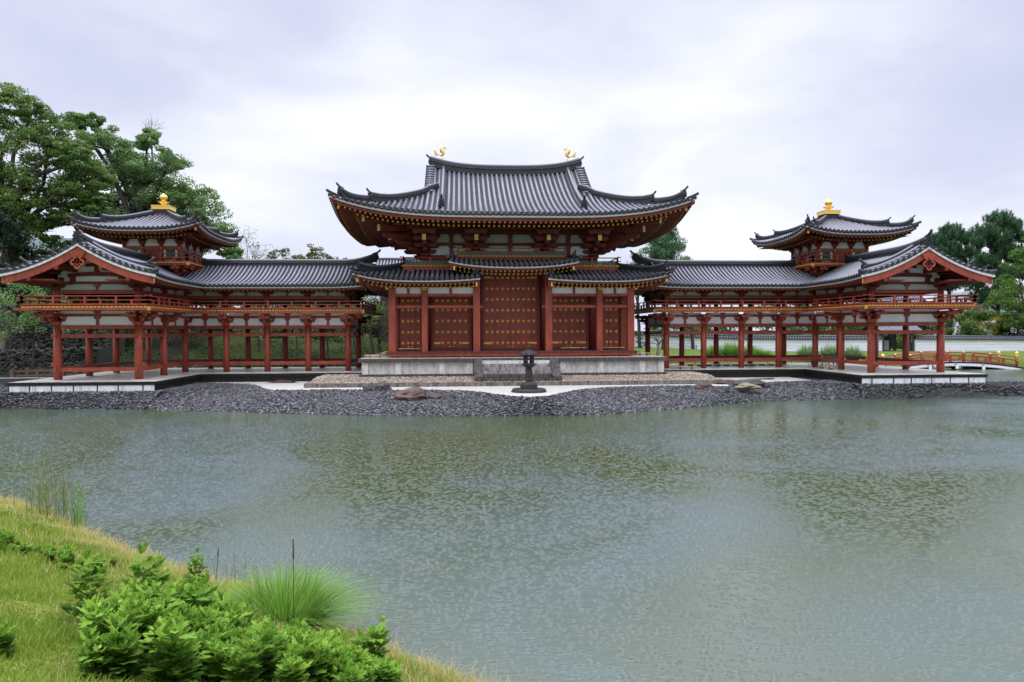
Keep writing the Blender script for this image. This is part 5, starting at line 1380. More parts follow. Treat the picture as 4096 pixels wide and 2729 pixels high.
tree('garden_tree', (-38.4, 24, 1.4), [(-38.4, 24, 10.4, 1.2), (-39.3, 24, 9.3, 1.2), (-37.4, 24, 9.5, 1.2), (-40.1, 24, 8.4, 1.0), (-36.6, 24, 8.2, 1.0), (-38.3, 24, 8.0, 1.4), (-37.2, 24, 6.8, 1.2)], 'hedge', .22, 420, 'rounded green tree beyond the left gable roof, under the tall trees', tr=.18, flat=.5)
tree('persimmon_tree', (-32.4, 9.5, -.4), [(-33.2, 9, 5.0, 1.4), (-31.7, 9.4, 4.4, 1.2), (-33.9, 9.6, 3.7, 1.6), (-32.1, 9, 3.2, 1.1), (-30.5, 9.6, 4.2, .9), (-30.0, 10, 3.0, .8), (-34.5, 9, 2.6, 1.3), (-35.2, 9.3, 4.6, 1.2), (-29.4, 10.6, 3.9, .6)], 'camphor', .15, 520, 'bushy tree with pale lichen branches beside the left gable balcony', bark='bark', tr=.08, sub=10)
tree('sparse_tree', (-25.6, 38, 1.6), [(-26.1, 38, 13.0, 1.4), (-25.0, 38, 11.6, 1.3), (-24.0, 38, 10.8, 1.2), (-27.4, 38, 11.4, 1.5), (-26.4, 38, 10.3, 1.4), (-28.2, 38, 9.8, 1.2)], 'olive', .16, 75, 'thin half bare tree rising between the left tower and the corridor roof', bark='palebark', tr=.14, sub=8, subr=.6)
tree('bare_tree', (-24.0, 36, 1.6), [(-24.6, 36, 11.4, 1.4), (-23.6, 36, 10.6, 1.2), (-25.4, 36, 12.2, 1.2)], 'olive', .14, 25, 'leafless pale branching tree just above the left corridor ridge', bark='palebark', tr=.13, sub=8, subr=.6)
tree('maple_tree', (-23.7, 45, 1.6), [(-25.0, 45, 10.6, 1.2), (-23.6, 45, 11.2, 1.4), (-22.1, 45, 10.9, 1.2), (-20.9, 46, 10.6, 1.1)], 'olive', .22, 420, 'low olive tree top above the left corridor ridge', tr=.18, flat=.5)
tree('maple_tree', (-20.2, 48, 1.6), [(-21.0, 48, 12.2, 1.2), (-20.0, 48, 11.7, 1.4), (-22.0, 48, 11.0, .9), (-18.6, 48, 11.2, 1.2), (-17.6, 48, 10.8, 1.0), (-21.3, 48, 10.2, 1.3), (-19.5, 48, 10.2, 1.3)], 'olive', .22, 420, 'pointed yellow green tree top above the middle of the left corridor ridge', tr=.2, flat=.5)
tree('cedar_tree', (18., 32, .3), [(18.0, 32, 13.6, .8), (17.95, 32, 12.7, 1.3), (17.2, 32, 11.5, 1.4), (18.8, 32, 11.6, 1.35), (16.9, 32, 10.2, 1.6), (18.9, 32, 10.3, 1.6), (17.9, 31.3, 10.8, 1.6), (16.3, 32, 8.8, 1.5), (18.0, 31.5, 8.9, 2.0), (19.7, 32, 8.9, 1.5), (18, 32, 7.2, 2.4)], 'pine', .17, 1100, 'dense cone shaped conifer behind the right corridor roof beside the hall', tr=.25, sub=16, subr=.42, twig=False)
tree('cypress_tree', (16.5, 36, .3), [(16.3, 36, 9.7, 1.2), (15.4, 36, 9.2, .9), (16.8, 36, 8.0, 1.3)], 'bright', .2, 420, 'pale feathery tree peeking out left of the dense cone conifer', tr=.18)
tree('cypress_tree', (22.4, 36, .3), [(22.0, 36, 9.7, 1.0), (22.9, 36, 9.3, .9), (21.5, 36, 10.2, .8), (22, 36, 8, 1.3)], 'camphor', .2, 380, 'pale feathery tree peeking out right of the dense cone conifer', tr=.18)
def pine(base, blobs, label):
    t = thing('pine_tree', base, label, 'tree')
    b = MB(); top = max(blobs, key=lambda q: q[2]); b.tube([Vector(base)-UPZ*.3, Vector((base[0]+.2, base[1], base[2]+4)), Vector((top[0]-.5, top[1], top[2]*.7)), Vector((top[0], top[1], top[2]))], [.30, .26, .16, .04], 8)
    Vs, Fs, Ts, off = [], [], [], 0
    for x, y, z, r in blobs:
        s = Vector((base[0]+.1, base[1], max(base[2]+3, z-r*1.2))); e = Vector((x, y, z)); b.tube([s, s.lerp(e, .5)+UPZ*.2, e], [.13, .09, .03], 6)
        # candles of needles: upright tufts on flat sprays
        k = int(26*r*r)+8; d = rng.normal(size=(k, 3)); d /= np.linalg.norm(d, axis=1)[:, None]; c = np.array([x, y, z])+d*np.array([r, r, r*.65])*rng.uniform(.35, 1, (k, 1))
        n = 60; L = .40
        ang = rng.uniform(0, 2*math.pi, (k, n)); el = rng.uniform(.1, 1.35, (k, n)); h = rng.uniform(-.35, .45, (k, n))
        dv = np.stack([np.cos(ang)*np.cos(el), np.sin(ang)*np.cos(el), np.sin(el)], -1)
        p0 = c[:, None]+np.stack([0*h, 0*h, h], -1); p1 = p0+dv*L*rng.uniform(.6, 1.2, (k, n, 1))
        w = np.cross(dv, rng.normal(size=(k, n, 3))); w /= np.linalg.norm(w, axis=-1)[..., None]; w *= .028
        V = np.stack([p0-w, p0+w, p1+w*.6, p1-w*.6], 2).reshape(-1, 3); F = np.arange(len(V)).reshape(-1, 4)+off; off += len(V)
        Vs.append(V); Fs.append(F); Ts.append(np.repeat(np.clip(rng.uniform(.1, .6, k)[:, None]+rng.uniform(-.1, .3, (k, n)), 0, 1).ravel(), 4))
    npmesh('crown', np.concatenate(Vs), np.concatenate(Fs), LM['pine'], t, tone=np.concatenate(Ts)); b.build('trunk', M['bark'], t)
pine((68.5, 60, 0), [(68.5, 60, 16.4, 1.9), (66.4, 60, 15.6, 1.1), (70.6, 60, 15.6, 1.8), (67.3, 60, 14.2, 2.2), (70.8, 60, 13.5, 2.1), (68.5, 60, 12.2, 2.3), (66.2, 60, 11.9, 1.6), (72.2, 60, 11.1, 1.8), (68.5, 60, 9.3, 2.1), (65.4, 60, 13.4, 1.1), (66, 60, 9.5, 1.5)], 'round topped pine, left of the two pines behind the right wing')
pine((69.7, 52, 0), [(69.9, 52, 17.0, 1.9), (68.0, 52, 15.6, 1.7), (71.9, 52, 16.2, 1.5), (73.4, 52, 14.8, 1.4), (69.8, 52, 14.7, 2.0), (67.0, 52, 14.0, 1.1), (70.7, 52, 12.8, 2.1), (72.8, 52, 12.2, 1.8), (67.9, 52, 11.4, 1.7), (70.4, 52, 9.9, 2.3), (69.4, 52, 6.9, 1.9), (66.6, 52, 8.6, 1.5), (72.6, 52, 10, 1.6), (67.6, 52, 6.6, 1.6), (71.8, 52, 7.6, 1.6)], 'taller spiky pine, right of the two pines behind the right wing')
tree('chestnut_tree', (64.2, 40, -.2), [(64.4, 40, 12.6, 1.8), (63.4, 40, 10.3, 1.9), (64.2, 41, 7.9, 2.1), (62.8, 40, 5.9, 2.1), (64.2, 40, 3.7, 1.9), (62.0, 40, 3.4, 1.4), (66, 40, 10, 2), (66.5, 40, 6, 2.2)], 'bright', .26, 330, 'leafy bright green tree at the right edge above the white wall', tr=.3, flat=.5)
tree('oak_tree', (68.5, 47, -.2), [(66.0, 47, 6.6, 1.8), (68.6, 47, 7.6, 2.0), (71.2, 47, 6.8, 2.0), (67.2, 47, 4.2, 2.0), (70.2, 47, 4.4, 2.2), (73, 47, 9, 2), (72.6, 47, 4.8, 2), (64.6, 47, 4.2, 1.6)], 'broad', .24, 420, 'dark broad tree behind the leafy tree, under the taller spiky pine', tr=.2)
tree('oak_tree', (75, 47, -.2), [(74.5, 47, 12.4, 2.0), (76, 47, 10, 2.2), (75, 47, 14.4, 1.6), (75.5, 47, 7, 2.4)], 'camphor', .24, 420, 'tall olive green tree cut by the right edge behind the leafy tree', tr=.2)
tree('autumn_tree', (60.9, 42, -.2), [(61.3, 42, 3.3, .8), (62.3, 42, 3.6, .7), (60.1, 42, 2.9, .6), (61.4, 42, 2.5, .7)], 'yellow', .17, 300, 'small tree with yellow orange leaves above the white wall', bark='palebark', tr=.08)
names_ = ['dark clipped tree above the wall, first beyond the hall', 'tree above the wall seen between the first two right corridor columns', 'round tree above the wall behind the second corridor bay', 'tree above the wall behind the third corridor bay', 'dark tree above the wall behind the fourth corridor bay', 'tree above the wall behind the inner corner of the right wing', 'tree above the wall left of the tiled gate', 'tree half hidden by the tiled gate roof', 'tree above the wall just right of the gate', 'tree above the wall behind the front right column', 'bush above the wall beneath the round topped pine', 'bush above the wall beneath the spiky pine']
for (x, y, z, r, lf), lb in zip([(24.5, 50, 3.6, 2.2, 'broad'), (28.4, 50, 2.6, 1.7, 'bright'), (31.8, 50, 2.8, 1.7, 'hedge'), (36.6, 50, 4.6, 2.3, 'broad'), (40.8, 50, 4.4, 2.3, 'pine'), (45.2, 50, 4.4, 2.2, 'broad'), (49.6, 49, 3.4, 1.9, 'pine'), (53.2, 47, 2.6, 1.4, 'bright'), (57.4, 50, 3.6, 1.9, 'hedge'), (61.6, 49, 3.4, 2.0, 'broad'), (65.4, 50, 3.6, 2.3, 'bright'), (70.6, 49, 3.6, 2.3, 'hedge')], names_):
    tree('garden_tree', (x, y, 0), [(x, y, z, r), (x-r*.9, y, z-.8, r*.8), (x+r*.9, y, z-.9, r*.8), (x-.3, y, z-r, r), (x+r*.5, y+.5, z+r*.5, r*.6)], lf, .24, 380, lb, group='trees beyond the white wall', tr=.12, sub=7)
tree('pine_tree', (14.1, 20, -.1), [(13.4, 20, 2.9, .7), (12.4, 20, 2.0, .6), (15.6, 20, 3.1, .8), (14.3, 20, 3.6, .9), (16.6, 20, 2.8, .6), (12.9, 20.5, 1.2, .5)], 'hedge', .12, 420, 'small garden tree with a crooked lichen covered trunk behind the first right corridor bay', bark='palebark', tr=.15, flat=.3)
tree('maple_tree', (-9.2, 14, -.3), [(-9.6, 14, 4.3, .9), (-9.0, 14.3, 3.2, .9), (-10.2, 14, 3.0, .8), (-8.5, 14, 2.5, .7), (-10.7, 14, 3.7, .8), (-8.4, 15, 3.6, .8)], 'olive', .13, 520, 'maple turning yellow, seen in the gap left of the hall', tr=.1, flat=.5)
tree('maple_tree', (-10.2, 18, .3), [(-11.0, 18, 5.6, .9), (-10.3, 18, 5.2, .8), (-11.2, 18, 4.4, .9), (-10, 18, 4.3, .9)], 'bright', .14, 420, 'bright green tree top in the gap above the maple left of the hall', tr=.1)
for i, (x, y, z, r, lf, lb) in enumerate([(-33.2, 22, 2.8, 1.5, 'dark', 'dark shrub tree on the hillside behind the front left column'), (-30.5, 22, 2.4, 1.4, 'hedge', 'camellia behind the left gable columns'), (-28.0, 23, 3.2, 1.5, 'dark', 'dark tree on the slope behind the second left gable column'),
        (-25.4, 22, 3.4, 1.5, 'hedge', 'small forked tree on the moss behind the left inner corner'), (-21.2, 24, 3.6, 1.6, 'broad', 'tree on the moss behind the second left corridor bay'), (-17.4, 22, 3.6, 1.6, 'broad', 'tree on the moss behind the third left corridor bay'), (-14.4, 20, 2.8, 1.4, 'hedge', 'leaning dark tree behind the fourth left corridor bay'), (-12.6, 23, 3.8, 1.3, 'broad', 'tree on the moss nearest the hall')]):
    tree('hillside_tree', (x+.2, y, gzf(x, y)-.1), [(x, y, z, r), (x-r*.8, y, z-.5, r*.8), (x+r*.9, y, z-.3, r*.8), (x, y+.5, z+r*.7, r*.8)], lf, .17, 360, lb, group='small trees on the hillside behind the left corridor', tr=.09, sub=7, flat=.5)
# dense wood closing the view behind the left garden
for i, (x, y, z, r, lb) in enumerate([(-44, 34, 7.5, 5.2, 'dark wooded mass at far left behind the stone walls'), (-37.5, 35, 5.4, 3.8, 'dark tree behind the left gable balcony'), (-31.5, 38, 5.2, 3.6, 'dark tree behind the left tower base'), (-26, 40, 5, 3.4, 'dark tree behind the left corridor seen through its first bay'), (-21, 42, 5, 3.2, 'dark tree behind the left corridor seen through its second bay'), (-16, 42, 4.8, 3.2, 'dark tree behind the left corridor seen through its third bay'), (-11, 42, 5., 3.2, 'dark tree behind the left corridor seen through its last bay')]):
    tree('woodland_tree', (x, y, 1.5), [(x, y, z, r), (x-r*.8, y, z-1.4, r*.8), (x+r*.8, y, z-1.2, r*.8)], 'hedge', .3, 260, lb, group='dark woodland behind the left garden', tr=.3, sub=12)
def shrub(name, x, y, r, h, leaf, label, size=.09, group=None, dens=2600):
    z = gzf(x, y); t = thing(name, (x, y, z), label, 'shrub', group)
    C = np.array([(x+random.uniform(-.5, .5)*r, y+random.uniform(-.4, .4)*r, z+h*random.uniform(.35, .62)) for _ in range(9)]); Rr = np.array([(r*.62, r*.62, h*.42)]*9)
    V, F, tn = leaf_quads(C, Rr, int(dens*r*r+400), size, .5); npmesh('foliage', V, F, LM[leaf], t, tone=tn)
    b = MB()
    for k in range(5): b.tube([(x, y, z-.1), (x+random.uniform(-.4, .4)*r, y+random.uniform(-.3, .3)*r, z+h*.6)], [.03, .01], 5)
    b.build('stems', M['bark'], t)
for x, y, r, h, lb in [(-9.3, 11.2, .75, 1.0, 'clipped round azalea in the gap left of the hall, highest and broadest'), (-10.1, 11, .6, .95, 'clipped round azalea in the gap left of the hall, nearest the corridor column'), (-9.0, 10.4, .5, .6, 'clipped round azalea in the gap left of the hall, lowest')]:
    shrub('azalea_bush', x, y, r, h, 'bright', lb, .07, 'clipped azaleas left of the hall')
# undergrowth on the left hillside
n = 60000; ux, uy = rng.uniform(-46, -8, n), rng.uniform(12.8, 30, n); k = (np.sin(ux*.9+uy*.5)+np.sin(ux*.37-uy*.8)+rng.normal(0, .5, n)) > -.1; ux, uy = ux[k], uy[k]; n = len(ux)
uc = np.stack([ux, uy, ground_z(ux, uy)+rng.uniform(0, .22, n)], -1); V_, F_, T_2 = leaf_quads(uc, np.full((n, 3), .06), n, .13, .9)
tag(npmesh('ground_cover', V_, F_, LM['hedge'], None, tone=T_2), kind='stuff')
# hedge behind the left corridor
V_, F_, T_2 = leaf_quads(np.array([(x, 12.2+.15*math.sin(x), -.15+.06*math.sin(3*x)) for x in np.arange(-27, -9.5, .5)]), np.array([(.55, .4, .42)]*35), 16000, .10, .5)
hg = tag(npmesh('hedge', V_, F_, LM['hedge'], None, tone=T_2), 'low dark clipped hedge running behind the left corridor slab', 'hedge')
def grassclump(name, x, y, z, r, h, n, leaf, label, cat='grass clump', droop=.8, w=.012, parent=None, group=None, kind=None):
    ang = rng.uniform(0, 2*math.pi, n); rr = r*np.sqrt(rng.uniform(0, 1, n))*.35; bx_, by_ = x+rr*np.cos(ang), y+rr*np.sin(ang)
    out = rng.uniform(.1, 1, n)*r; H = h*rng.uniform(.55, 1.1, n); ca, sa = np.cos(ang), np.sin(ang); K = 5; V = []
    for k in range(K):
        f = k/(K-1); px_ = bx_+ca*out*f**1.6; py_ = by_+sa*out*f**1.6; pz_ = z+H*(f-droop*.5*f**2.5*(out/r)); ww = w*(1-f*.92)
        V.append(np.stack([np.stack([px_-sa*ww, py_+ca*ww, pz_], -1), np.stack([px_+sa*ww, py_-ca*ww, pz_], -1)], 1))
    V = np.stack(V, 1).reshape(n, -1, 3); F = np.concatenate([[[2*k, 2*k+1, 2*k+3, 2*k+2]] for k in range(K-1)]); F = (F[None]+(np.arange(n)*2*K)[:, None, None]).reshape(-1, 4)
    V = V.reshape(-1, 3); L = Vector((x, y, z)); V = V-np.array(L)
    o = npmesh(name, V, F, LM[leaf], None, tone=np.repeat(rng.uniform(0, 1, n), 2*K), loc=L)
    return tag(o, label, cat, group, kind)
for x, y, r, h, lb in [(28.1, 21, 1.0, 1.5, 'arching bush clover, leftmost of the three before the white wall'), (30.3, 21, 1.0, 1.55, 'arching bush clover, middle of the three before the white wall'), (32.3, 21, .9, 1.4, 'arching bush clover, rightmost of the three before the white wall'), (36.0, 24, .9, 1.3, 'wispy bush by the bridge end post')]:
    grassclump('bush_clover', x, y, gzf(x, y)-.05, r*1.45, h*1.15, 900, 'camphor', lb, 'shrub', 1.2, .045)
for x, y, h, lb in [(19.8, 22, 1.1, 'tall grass tuft behind the second right corridor column'), (21.4, 22, 1.3, 'tallest grass tuft before the white wall'), (23.2, 22, 1.1, 'tall grass tuft behind the third right corridor bay'), (24.6, 22.5, .8, 'lowest grass tuft before the white wall')]:
    grassclump('tall_grass', x, y, gzf(x, y)-.05, 1.3, h*1.35, 900, 'sedge', lb, 'grass clump', .5, .03, group='tall grass before the white wall')

# ------------------------------------------------------------------ white boundary wall, gate, far buildings
def wall_run(pts, label, h=1.36):
    t = thing('boundary_wall', (pts[0][0], pts[0][1], pts[0][2]), label, 'wall', 'white plaster walls with tiled coping')
    P = [Vector(p) for p in pts]
    b = MB(); b.sweep(P, [(-.13, 0), (-.13, h), (.13, h), (.13, 0)], 0); b.build('plaster', M['wallwhite'], t)
    b = MB(); b.sweep(P, [(-.2, -.7), (-.17, 0), (.17, 0), (.2, -.7)], 0); b.build('stone_footing', M['footing'], t)
    b = MB(); b.sweep(P, [(-.30, h-.03), (-.30, h+.02), (-.08, h+.26), (-.08, h+.36), (.08, h+.36), (.08, h+.26), (.30, h+.02), (.30, h-.03)], 0)
    for a, c in zip(P[:-1], P[1:]):
        n = max(1, int((c-a).length/.30)); d = (c-a).normalized(); sd = Vector((d.y, -d.x, 0))
        for k in range(n):
            p = a.lerp(c, (k+.5)/n)
            b.tube([p+sd*.33+UPZ*(h+.01), p+sd*.10+UPZ*(h+.27)], .06, 6, 1)
    for a, c in zip(P[:-1], P[1:]): b.tube([a+UPZ*(h+.38), c+UPZ*(h+.38)], .07, 7, 1)
    b.build('coping', [M['ridge'], M['rib']], t)
wm = mat('wall_white', (.74, .75, .80), .7); n_ = NT(wm); w_ = n_.n('ShaderNodeTexWave', wave_type='BANDS', bands_direction='Z'); w_.inputs['Scale'].default_value = .95
n_.l(n_.coord(), w_.inputs['Vector']); n_.l(n_.mix(1., n_.ramp(w_.outputs['Fac'], [(.0, (.35, .36, .38)), (.03, (.74, .75, .80))]), n_.ramp(n_.noise(n_.coord((.3, .3, 2)), 1.5, 5), [(.4, (.9, .9, .88)), (.6, (1, 1, 1))]), 'MULTIPLY'), n_.b.inputs['Base Color'])
M['wallwhite'] = wm; M['footing'] = stone('rough_footing', (.13, .12, .11), (.03, .03, .025), .8, 1.5, vstreak=False)
wall_run([(9, 39, .75), (14, 38.4, .72), (18, 37.6, .55), (22, 37.1, .32), (27, 37, .12), (37, 37, 0), (44.5, 37, 0)], 'long white plaster wall behind the right corridor, left of the tiled gate')
wall_run([(44.9, 40.5, 0), (47.4, 40.5, 0)], 'short white wall set back inside the gate opening', 1.2)
wall_run([(48.4, 37, -.02), (62, 37, -.2), (90, 37, -.3)], 'white plaster wall behind the arched bridge, right of the tiled gate')
gt = thing('tiled_gate', (47, 39, 0), 'dark timber gate with grey tiled roof between the two white walls', 'gate')
for x in (44.7, 47.5, 48.2):
    b = MB(); b.box(x-.12, x+.12, 37.0, 37.25, -.1, 2.2); b.build('post', M['darkwood'], gt)
    b = MB(); b.box(x-.12, x+.12, 40.4, 40.65, -.1, 2.2); b.build('post', M['darkwood'], gt)
b = MB(); b.box(47.62, 48.1, 37.1, 37.15, 0, 2.0); b.build('door', M['darkwood'], gt)
b = MB(); b.box(47.9, 48.12, 36.95, 36.99, .9, 1.8); b.build('name_board', M['brownwood'], gt)
r = Roof(); hg_ = lambda a, t: 2.25+.45*t
tile_face(r['roof'], (0, 36.6, 0), (1, 0, 0), (0, 1, 0), hg_, 44.2, 49.2, lambda a: 2.2, sp=.3, rr=.09)
tile_face(r['roof'], (0, 41.0, 0), (1, 0, 0), (0, -1, 0), hg_, 44.2, 49.2, lambda a: 2.2, sp=.3, rr=.09)
ridge_line(r['ridge'], [(44.1, 38.8, 3.2), (49.3, 38.8, 3.2)], .25, .2, .1); r.build(gt)
b = MB(); b.box(44.4, 49, 37, 40.6, 2.1, 2.22); b.build('eave_beam', M['darkwood'], gt)
# large tiled hall roof seen through the right balcony
r = Roof(); kt = thing('garden_house', (55, 56, 0), 'grey tiled house roof glimpsed through the right wing balcony', 'house')
hh_ = lambda a, t: 5.2+.62*t
tile_face(r['roof'], (0, 52, 0), (1, 0, 0), (0, 1, 0), hh_, 49, 61, lambda a: 3.6, sp=.4, rr=.12); ridge_line(r['ridge'], [(48.9, 55.6, 7.4), (61.1, 55.6, 7.4)], .3, .3, .12); r.build(kt)
b = MB(); b.box(49.6, 60.4, 53, 58, 0, 5.3); b.build('wall', M['darkwood'], kt)
# rear temple building peeking over the left corridor
r = Roof(); kt = thing('rear_hall', (-9.3, 31, 1), 'low tiled roof behind the gap between the left corridor and the hall', 'building')
hh_ = lambda a, t: 8.3+.55*t
tile_face(r['roof'], (0, 28, 0), (1, 0, 0), (0, 1, 0), hh_, -11.2, -1, lambda a: 2.2, sp=.3, rr=.09); ridge_line(r['ridge'], [(-11.4, 30.2, 9.4), (-.8, 30.2, 9.4)], .25, .22, .1); r.build(kt)
b = MB(); b.box(-10.8, -1.2, 29, 33, .5, 8.4); b.build('wall', M['darkwood'], kt)
b = MB(); b.box(-10.2, -7.6, 28.9, 29, 5.8, 6.9); b.build('wall_panel', M['grywhite'], kt)
# modern roof at far left, apartment block at far right
mt_ = thing('museum_building', (-61, 60, 2), 'modern building with grey green sheet roof beyond the left gable', 'building')
b = MB(); b.hexa([(-66, 58, 13.1), (-55, 58, 13.1), (-55, 66, 13.2), (-66, 66, 13.2), (-65.6, 60, 15.2), (-55, 60, 15.2), (-55, 66, 15.2), (-65.6, 66, 15.2)])
for k in range(7): b.box(-65+k*1.5, -64.92+k*1.5, 57.9, 60, 13.2, 13.4)
b.build('roof', mat('sheet_roof', (.07, .10, .10), .6), mt_)
b = MB(); b.box(-66, -55, 58.4, 66, 2, 12.6); b.build('wall', M['darkwood'], mt_); b = MB(); b.box(-66.4, -54.6, 57.7, 58.3, 12.62, 13.0); b.build('gutter', mat('pale_trim', (.4, .4, .4), .6), mt_)
ap = thing('apartment_block', (146, 152, 0), 'pale grey apartment block far beyond the pines at right', 'building')
b = MB(); b.box(133, 146, 150, 160, 0, 12.6); b.box(146, 168, 152, 162, 0, 14.2); b.box(141, 145, 151, 158, 12.6, 15.0); b.build('wall', mat('apartment_wall', (.62, .62, .64), .8), ap)
for f in range(5):
    b = MB(); b.box(134.5, 147.6, 149.2, 150, 1.6+f*2.55, 2.6+f*2.55); b.build('balcony', mat('balcony_grey', (.5, .5, .52), .8), ap)
    for q in range(5):
        b = MB(); b.box(135+q*2.6, 136.8+q*2.6, 149.9, 149.98, 2.7+f*2.4, 3.9+f*2.4); b.build('window', mat('window_glass', (.05, .06, .07), .1), ap)
# ------------------------------------------------------------------ red arched bridge
br = thing('arched_bridge', (41, 21.2, -1.2), 'red arched bridge with gold post caps beyond the right wing', 'bridge')
bx0, bx1 = 33.9, 48.4
def deckz(x): f = (x-41.3)/7.6; return -.47-.80*f*f
xs_ = np.linspace(bx0, bx1, 30)
b = MB(); b.loft([[Vector((x, 20.0, deckz(x)-.05)), Vector((x, 22.4, deckz(x)-.05)), Vector((x, 22.4, deckz(x))), Vector((x, 20.0, deckz(x)))] for x in xs_]); b.build('deck', mat('bridge_deck', (.38, .38, .42), .5), br)
for y in (19.93, 22.4):
    b = MB(); b.loft([[Vector((x, y, deckz(x)-.16)), Vector((x, y+.07, deckz(x)-.16)), Vector((x, y+.07, deckz(x)+.0)), Vector((x, y, deckz(x)+.0))] for x in xs_]); b.build('edge_beam', M['black'], br)
    b = MB()
    n = 62
    for k in range(n):
        x = bx0+(k+.5)*(bx1-bx0)/n; w = .105; z = deckz(x)-.165; y1 = y-.02 if y < 21 else y+.05
        b.prism([(-w, 0), (-w, -.17), (-w*.6, -.235), (0, -.25), (w*.6, -.235), (w, -.17), (w, 0)], (x, y1, z), (1, 0, 0), UPZ, (0, .04, 0))
    tag(b.build('scalloped_board', M['white'], br))
    for k in (-1, 0, 1): 
        b = MB(); x = 41.3+k*2.6; b.tube([(x, y-.05, deckz(x)-.2), (x, y-.02, deckz(x)-.2)], .1, 12); b.build('roundel', M['steel'], br)
for y in (20.25, 21.2, 22.1):
    b = MB(); b.loft([[Vector((x, y-.12, deckz(x)-.45)), Vector((x, y+.12, deckz(x)-.45)), Vector((x, y+.12, deckz(x)-.06)), Vector((x, y-.12, deckz(x)-.06))] for x in xs_]); b.build('shade_girder', M['black'], br)  # black beams added so the space under the deck looks shaded
for x in (38.9, 41.4, 43.9):
    for y in (20.3, 22.1):
        b = MB(); b.box(x-.14, x+.14, y-.14, y+.14, -2.2, deckz(x)-.36); b.build('pier', M['darkwood'], br)
    b = MB(); b.box(x-.14, x+.14, 19.86, 22.6, deckz(x)-.62, deckz(x)-.36); b.build('pier_beam', M['darkwood'], br)
    b = MB(); b.box(x-.15, x+.15, 19.84, 19.856, deckz(x)-.63, deckz(x)-.35); b.build('pier_cap', M['white'], br)
for y in (20.08, 22.3):
    for x in (34.6, 47.2):
        z = deckz(x); b = MB(); b.tube([(x, y, z-.1), (x, y, z+.92)], .125, 14); b.build('end_post', M['red'], br)
        b = MB(); b.lathe((x, y, z+.82), [(.135, 0), (.135, .05), (.125, .06), (.14, .08), (.14, .22), (.12, .24), (.145, .28), (.13, .3), (.16, .36), (.15, .42), (.09, .47), (.03, .51), (.01, .53)], 16); b.build('post_cap', M['gold'], br)
    for dz, hh, nm in ((.78, .07, 'hand_rail'), (.52, .11, 'mid_rail'), (.10, .12, 'low_rail')):
        b = MB(); xx = np.linspace(34.6, 47.2, 26)
        if nm == 'hand_rail': b.tube([(x, y, deckz(x)+dz+.05) for x in xx], .05, 8)
        else: b.loft([[Vector((x, y-.05, deckz(x)+dz-hh/2)), Vector((x, y+.05, deckz(x)+dz-hh/2)), Vector((x, y+.05, deckz(x)+dz+hh/2)), Vector((x, y-.05, deckz(x)+dz+hh/2))] for x in xx])
        b.build(nm, M['red'], br)
    for k in range(1, 10):
        x = 34.6+k*1.26; tall = k % 2 == 0; b = MB(); b.box(x-.1, x+.1, y-.07, y+.07, deckz(x)+.0, deckz(x)+(.76 if tall else .47)); b.build('baluster', M['red'], br)
        if tall:
            b = MB(); b.tube([(x-.12, y, deckz(x)+.84), (x+.12, y, deckz(x)+.84)], .058, 8); b.build('rail_band', M['gold'], br)
# small timber bridge at the left
lb = thing('timber_bridge', (-31, 8, -.6), 'weathered brown timber footbridge with white edging left of the left wing', 'bridge')
b = MB(); b.box(-33.4, -25.6, 7.6, 9.7, -.72, -.56); b.build('deck', M['brownwood'], lb)
b = MB(); b.box(-33.6, -25.6, 7.45, 7.58, -.60, -.50); b.build('white_edge', M['white'], lb); b = MB(); b.box(-33.3, -25.6, 7.5, 7.58, -.95, -.61); b.build('side_beam', M['brownwood'], lb)
for y in (7.75, 9.5):
    for x in (-32.7, -29.5, -26.6):
        b = MB(); b.box(x-.14, x+.14, y-.12, y+.12, -.56, .06); b.build('post', M['brownwood'], lb)
    for x in (-31.1, -28.1):
        b = MB(); b.box(x-.1, x+.1, y-.08, y+.08, -.56, -.1); b.build('post', M['brownwood'], lb)
    for z0, z1 in ((-.13, -.01), (-.42, -.33)):
        b = MB(); b.box(-32.7, -26.6, y-.05, y+.05, z0, z1); b.build('rail', M['brownwood'], lb)
# dry stone walls and ramp at the left
swm = stone('mossy_boulder', (.06, .06, .05), (.012, .018, .006), .9, 1.2, vstreak=False)
gk = mat('wall_gap_earth', (.02, .022, .014), .9)
def stonewall(x0, x1, y0, z0, z1, label, slope=0., n=420):
    t = thing('stone_retaining_wall', (x0, y0, z0), label, 'stone wall')
    b = MB(); b.hexa([(x0, y0+.15, z0-.5), (x1, y0+.15, z0-.5), (x1, y0+3, z0-.5), (x0, y0+3, z0-.5), (x0, y0+.7, z1), (x1, y0+.7, z1+slope), (x1, y0+3, z1+slope), (x0, y0+3, z1)]); b.build('earth_core', gk, t)
    pts = np.stack([rng.uniform(x0, x1, n), np.zeros(n)], -1); f = rng.uniform(0, 1, n); top = z1+slope*(pts[:, 0]-x0)/(x1-x0); zz = z0+f*(top-z0)
    pts[:, 1] = y0+.15+.55*f; o = scatter_stones('boulders', pts, zz, (.13, .34), (.1, .26), (.1, .24), swm, .5); o.parent = t; o.location = -Vector(t.location)
stonewall(-50, -29.5, 11.6, -.7, 1.0, 'lower mossy dry stone wall left of the left wing', .3, 2200)
stonewall(-52, -30.5, 16.2, 1.2, 3.0, 'upper dry stone wall above the sloping path at the left', .5, 1900)
b = MB(); b.hexa([(-50, 12.6, .3), (-23, 13.2, -.9), (-23, 15.8, -.9), (-50, 16.6, .3), (-50, 12.6, .85), (-23, 13.2, -.3), (-23, 15.8, -.1), (-50, 16.6, 1.1)])
tag(b.build('path', mat('path_grit', (.11, .11, .12), .85)), kind='structure')
